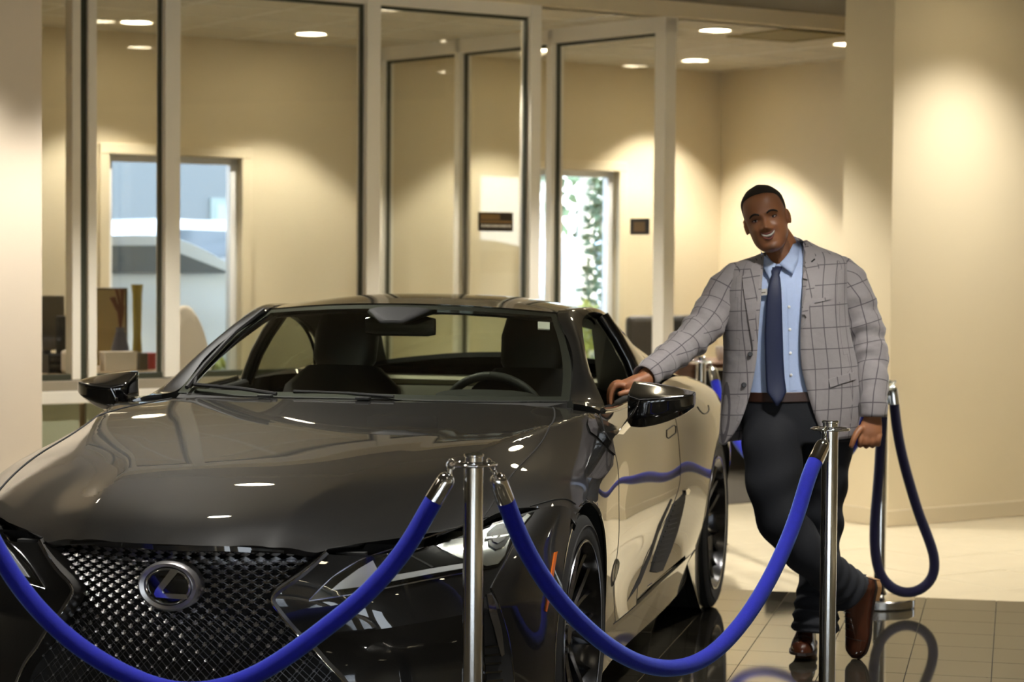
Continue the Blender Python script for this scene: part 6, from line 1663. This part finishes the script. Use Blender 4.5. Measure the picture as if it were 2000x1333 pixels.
# shirt
SH = [(1452, 790, 1640, 785, 0, 0, .118, .02), (1450, 740, 1644, 735, 0, 0, .120, .02), (1444, 680, 1640, 670, 0, 0, .124, .02), (1440, 620, 1636, 605, 0, 0, .128, .02), (1442, 575, 1636, 550, 0, 0, .122, .02), (1452, 545, 1630, 518, 0, 0, .100, .025), (1472, 528, 1604, 498, 0, 0, .080, .03), (1490, 512, 1572, 484, 0, 0, .068, .03), (1497, 496, 1562, 470, 0, 0, .063, .03)]
V, UV, nr, nn = secs_to_mesh('shirt', SH, M_shirt, 60, .88, False, drop=.058)
sh = wear(mesh_obj('shirt', V, [tuple(reversed(q)) for q in grid_faces(nn, nr, True)], M_shirt, None, True))
s_bvh = BVHTree.FromPolygons([tuple(v) for v in V], grid_faces(nn, nr, True))
def flap(name, pts, m, par, th=.004):
    v2, f2, b2 = poly_tris([(u, v) for u, v, d in pts], 7); V = []
    for u, v in v2:
        ws = [1 / ((u - a_) ** 2 + (v - b_) ** 2 + .5) ** 1.5 for a_, b_, d in pts]; V.append(tuple(mp(u, v, sum(w_ * d for w_, (a_, b_, d) in zip(ws, pts)) / sum(ws))))
    Fc = [q if (Vector(V[q[1]]) - Vector(V[q[0]])).cross(Vector(V[q[2]]) - Vector(V[q[0]])).y < 0 else tuple(reversed(q)) for q in f2]
    o = mesh_obj(name, V, Fc, m, None, True); md = o.modifiers.new('s', 'SOLIDIFY'); md.thickness = th; md.offset = -1; return wear(o, par)
flap('collar', [(1485.5, 489, .01), (1492, 499, -.025), (1503, 509, -.050), (1515, 516, -.064), (1509, 530, -.082), (1503.5, 544, -.098), (1495, 530, -.075), (1487.5, 512, -.035)], M_shirt, sh)
flap('collar', [(1552, 461, .03), (1559, 467, .028), (1562, 486, -.022), (1559, 512, -.062), (1548, 535, -.098), (1536, 526, -.090), (1522, 515.5, -.074), (1532, 505, -.066), (1542, 492, -.048), (1549, 477, -.022)], M_shirt, sh)
body_decal('placket', [(1536, 552), (1548, 550), (1552, 640), (1556, 762), (1542, 764), (1540, 650)], M_shirt, sh, s_bvh, .001, .0015, 12)
for v in (600, 644, 690, 733):
    p = s_bvh.ray_cast(Vector((0, 0, CAMH)), ray(1541 + (v - 600) * .03, v).normalized())[0]; wear(lathe('shirt_button', [(0, -.004), (.0045, -.003), (.0055, 0)], M_white, None, 12, (p.x, p.y - .003, p.z), axis='Y'), sh)
# tie
tv = []; uvs = []
for (u, v, hw, y) in ((1517, 514, 11.5, .014), (1516, 524, 11, .018), (1515, 533, 8, .018), (1514.5, 538, 6.5, .013), (1514, 545, 9, .014), (1513, 565, 12, .014), (1511.5, 590, 14.5, .014), (1511, 650, 17, .014), (1512, 700, 17.5, .014), (1514, 740, 18, .016), (1516.5, 766, 18.8, .026), (1518, 780, 10, .034), (1518, 793, .6, .038)):
    h = s_bvh.ray_cast(Vector((0, 0, CAMH)), ray(u, min(v, 770)).normalized())[0]; yy = h.y if h else MD - .1
    for k in np.linspace(-1, 1, 9):
        p = W(u + hw * k, v, 'y', yy - y - .005 * (1 - k * k)); tv.append(p)
tie = wear(mesh_obj('tie', tv, grid_faces(9, 13), M_tie, None, True)); md = tie.modifiers.new('s', 'SOLIDIFY'); md.thickness = .004
# lapels, pocket, buttons, badge
body_decal('lapel', [(1561, 521), (1590, 505), (1600, 521), (1587, 576), (1574, 620), (1557, 668), (1555, 640), (1558, 580)], M_check, jk, j_bvh, .004, .004, 6, True)
body_decal('jacket_collar', [(1553, 463), (1564, 467), (1580, 482), (1594, 499), (1588, 507), (1562, 521), (1561, 500), (1559, 480)], M_check, jk, j_bvh, .005, .004, 6, True)
body_decal('lapel', [(1488, 500), (1484, 540), (1479, 580), (1474, 635), (1471, 682), (1461, 622), (1453, 574), (1449, 541), (1463, 528), (1476, 512)], M_check, jk, j_bvh, .004, .004, 6, True)
body_decal('pocket_flap', [(1618, 741), (1668, 727), (1671, 741), (1621, 757)], M_check, jk, j_bvh, .002, .003, 8, True)
body_decal('chest_pocket_welt', [(1590, 586), (1622, 579), (1623, 585), (1591, 592)], M_check, jk, j_bvh, .002, .002, 8, True)
body_decal('buttonhole', [(1583, 511), (1590, 505), (1592, 507), (1585, 513)], M_seam, jk, j_bvh, .0085, .001, 8)
for u, v in ((1465, 692), (1453, 752)):
    r_ = jack(u, v); p = r_[0]; wear(lathe('jacket_button', [(0, -.006), (.007, -.006), (.0095, -.003), (.0095, .0)], M_butt, None, 18, (p.x, p.y - .002, p.z), axis='Y'), jk)
bd = body_decal('name_badge', [(1477, 566), (1497, 564), (1497.5, 576), (1478, 579)], mat('badge_silver', srgb(205, 202, 198), .3, metal=.2), None, s_bvh, .016, .003, 8)
body_decal('badge_lettering', [(1480, 571.5), (1494, 570), (1494, 572), (1480, 573.6)], M_mon, bd, s_bvh, .0195, .0008, 8)
# trousers: pelvis and legs fused into one cloth
pcs = []
PV = [(1452, 868, 1668, 858, 0, 0, .128, .02), (1448, 830, 1664, 822, 0, 0, .130, .02), (1450, 795, 1654, 790, 0, 0, .126, .02), (1453, 765, 1646, 762, 0, 0, .122, .02)]
V, UV, nr, nn = secs_to_mesh('t', PV, None, 40, .9, False); pcs.append((V, grid_faces(nn, nr, True) + [tuple(range(nn)), tuple(range((nr - 1) * nn, nr * nn))]))
for L_, seed in ((LEG_R, 3), (LEG_L, 4)):
    P, rr = chain(L_, 60); T_, N_, B_ = frames(P); d = np.r_[0, np.cumsum(np.linalg.norm(np.diff(P, axis=0), axis=1))]; k = 32; V = []; rn = random.Random(seed); ph = [rn.uniform(0, 6) for _ in range(4)]
    for i in range(60):
        for j in range(k):
            a_ = 2 * math.pi * j / k; e_ = max(0, (d[i] - d[-1] + .16) / .16); kn = math.exp(-((d[i] - d[-1] * .5) / .1) ** 2)
            wr = (.0040 + .007 * e_ + .004 * kn) * math.sin(d[i] * (44 + 20 * e_) + 2.0 * math.cos(a_ + ph[0]) + ph[1])
            V.append(tuple(P[i] + (rr[i] + wr) * (math.cos(a_) * N_[i] + math.sin(a_) * B_[i])))
    pcs.append((V, grid_faces(k, 60, True) + [tuple(range(k)), tuple(range(59 * k, 60 * k))]))
V, Fc = join_data(pcs); tmp = mesh_obj('trousers', V, Fc, M_trou)
bm = bmesh.new(); bm.from_mesh(tmp.data); bmesh.ops.recalc_face_normals(bm, faces=bm.faces); bm.to_mesh(tmp.data); bm.free()
md = tmp.modifiers.new('r', 'REMESH'); md.mode = 'VOXEL'; md.voxel_size = .007; ms = tmp.modifiers.new('s', 'SMOOTH'); ms.factor = .5; ms.iterations = 4
dg = bpy.context.evaluated_depsgraph_get(); me = bpy.data.meshes.new_from_object(tmp.evaluated_get(dg)); bpy.data.objects.remove(tmp)
me.polygons.foreach_set('use_smooth', [True] * len(me.polygons)); me.materials.clear(); me.materials.append(M_trou)
tr_ = bpy.data.objects.new('trousers', me); COL.objects.link(tr_); wear(tr_)
# belt
BL_ = [(1451, 784, 1649, 779, 0, 0, .1285, .02), (1451, 765, 1648, 760, 0, 0, .1285, .02)]
V, UV, nr, nn = secs_to_mesh('belt', BL_, M_belt, 60, .9, False)
bo = wear(mesh_obj('belt', V, [tuple(reversed(q)) for q in grid_faces(nn, nr, True)], M_belt, None, True)); md = bo.modifiers.new('s', 'SOLIDIFY'); md.thickness = .004
# shoes
def shoe(name, M4, L_=.30):
    X = [0, .012, .045, .09, .13, .17, .215, .255, .285, .302]; wd = [.020, .031, .036, .036, .037, .042, .047, .043, .030, .008]; ht = [.060, .075, .088, .098, .094, .076, .056, .046, .038, .020]
    V = []; n_ = 24; cw, chh = CS(X, wd), CS(X, ht); xs = np.r_[0, .005, np.linspace(.015, .29, 26), .297, .302]
    for x in xs:
        w_, h_ = float(cw(x)[0, 0]), float(chh(x)[0, 0])
        for k in range(n_):
            a_ = 2 * math.pi * k / n_; ca, sa = math.cos(a_), math.sin(a_)
            V.append((x, w_ * abs(ca) ** .85 * (1 if ca > 0 else -1), .022 + (h_ * (max(0, sa) ** .9) if sa > 0 else .006 * sa)))
    f = grid_faces(n_, len(xs), True) + [tuple(range(n_)), tuple(range((len(xs) - 1) * n_, len(xs) * n_))]
    def tr3(v): return [tuple(M4 @ Vector(p)) for p in v]
    def fix(o):
        bm = bmesh.new(); bm.from_mesh(o.data); bmesh.ops.recalc_face_normals(bm, faces=bm.faces); bm.to_mesh(o.data); bm.free(); return wear(o)
    up_ = fix(mesh_obj(name, tr3(V), f, M_shoe, None, True, autosmooth=60))
    def plate(nm, x0, x1, z0, z1, g_, m, par):
        xs2 = np.linspace(x0, x1, 26); out = [(x, float(cw(min(max(x, .002), .3))[0, 0]) + g_) for x in xs2]; pl = [(x, y) for x, y in out] + [(x, -y) for x, y in out[::-1]]; n2 = len(pl)
        V = [(x, y, z) for z in (z0, z1) for x, y in pl]; o = fix(mesh_obj(nm, tr3(V), [tuple(range(n2)), tuple(range(n2, 2 * n2))] + [(i, (i + 1) % n2, n2 + (i + 1) % n2, n2 + i) for i in range(n2)], m, None))
        o.parent = par; o.matrix_parent_inverse = Matrix.Identity(4); return o
    plate('sole', -.003, .303, .014, .024, .005, M_sole, up_); plate('heel', -.003, .075, -.012, .014, .003, M_heel, up_)
    for k in range(4):
        x = .125 + .022 * k; z = .022 + float(chh(x)[0, 0]) - .001; P = [(x, y, z + .003 - 9 * y * y) for y in np.linspace(-.016, .016, 7)]
        o = wear(tube('lace', tr3(P), .0022, M_sole, None, 6)); o.parent = up_; o.matrix_parent_inverse = Matrix.Identity(4)
    cp2 = [(.225, y, .022 + .055 * max(0, 1 - (y / .046) ** 2) ** .45) for y in np.linspace(-.044, .044, 15)]; o = wear(tube('toe_cap_seam', tr3(cp2), .0013, M_sole, None, 6)); o.parent = up_; o.matrix_parent_inverse = Matrix.Identity(4)
    return up_
# standing shoe: on the floor, toe towards the viewer's left
f1 = Vector((-.20, -.98, 0)).normalized(); l1 = Vector((-f1.y, f1.x, 0)); h1 = W(1604, 1240, 'y', 8.115); 
M1 = Matrix(((f1.x, l1.x, 0, W(1566, 1288, 'z', .012).x - f1.x * .285), (f1.y, l1.y, 0, W(1566, 1288, 'z', .012).y - f1.y * .285), (0, 0, 1, .012), (0, 0, 0, 1)))
shoe('shoe', M1)
# crossed shoe: standing on its toe
toe = W(1668, 1286, 'z', .004); xA = Vector((-.15, .03, -.985)).normalized(); zA = Vector((-.74, -.66, .09)); zA = (zA - xA * zA.dot(xA)).normalized(); yA = zA.cross(xA)
o3 = toe - xA * .302 - zA * .03
M2 = Matrix(((xA.x, yA.x, zA.x, o3.x), (xA.y, yA.y, zA.y, o3.y), (xA.z, yA.z, zA.z, o3.z), (0, 0, 0, 1)))
shoe('shoe', M2)
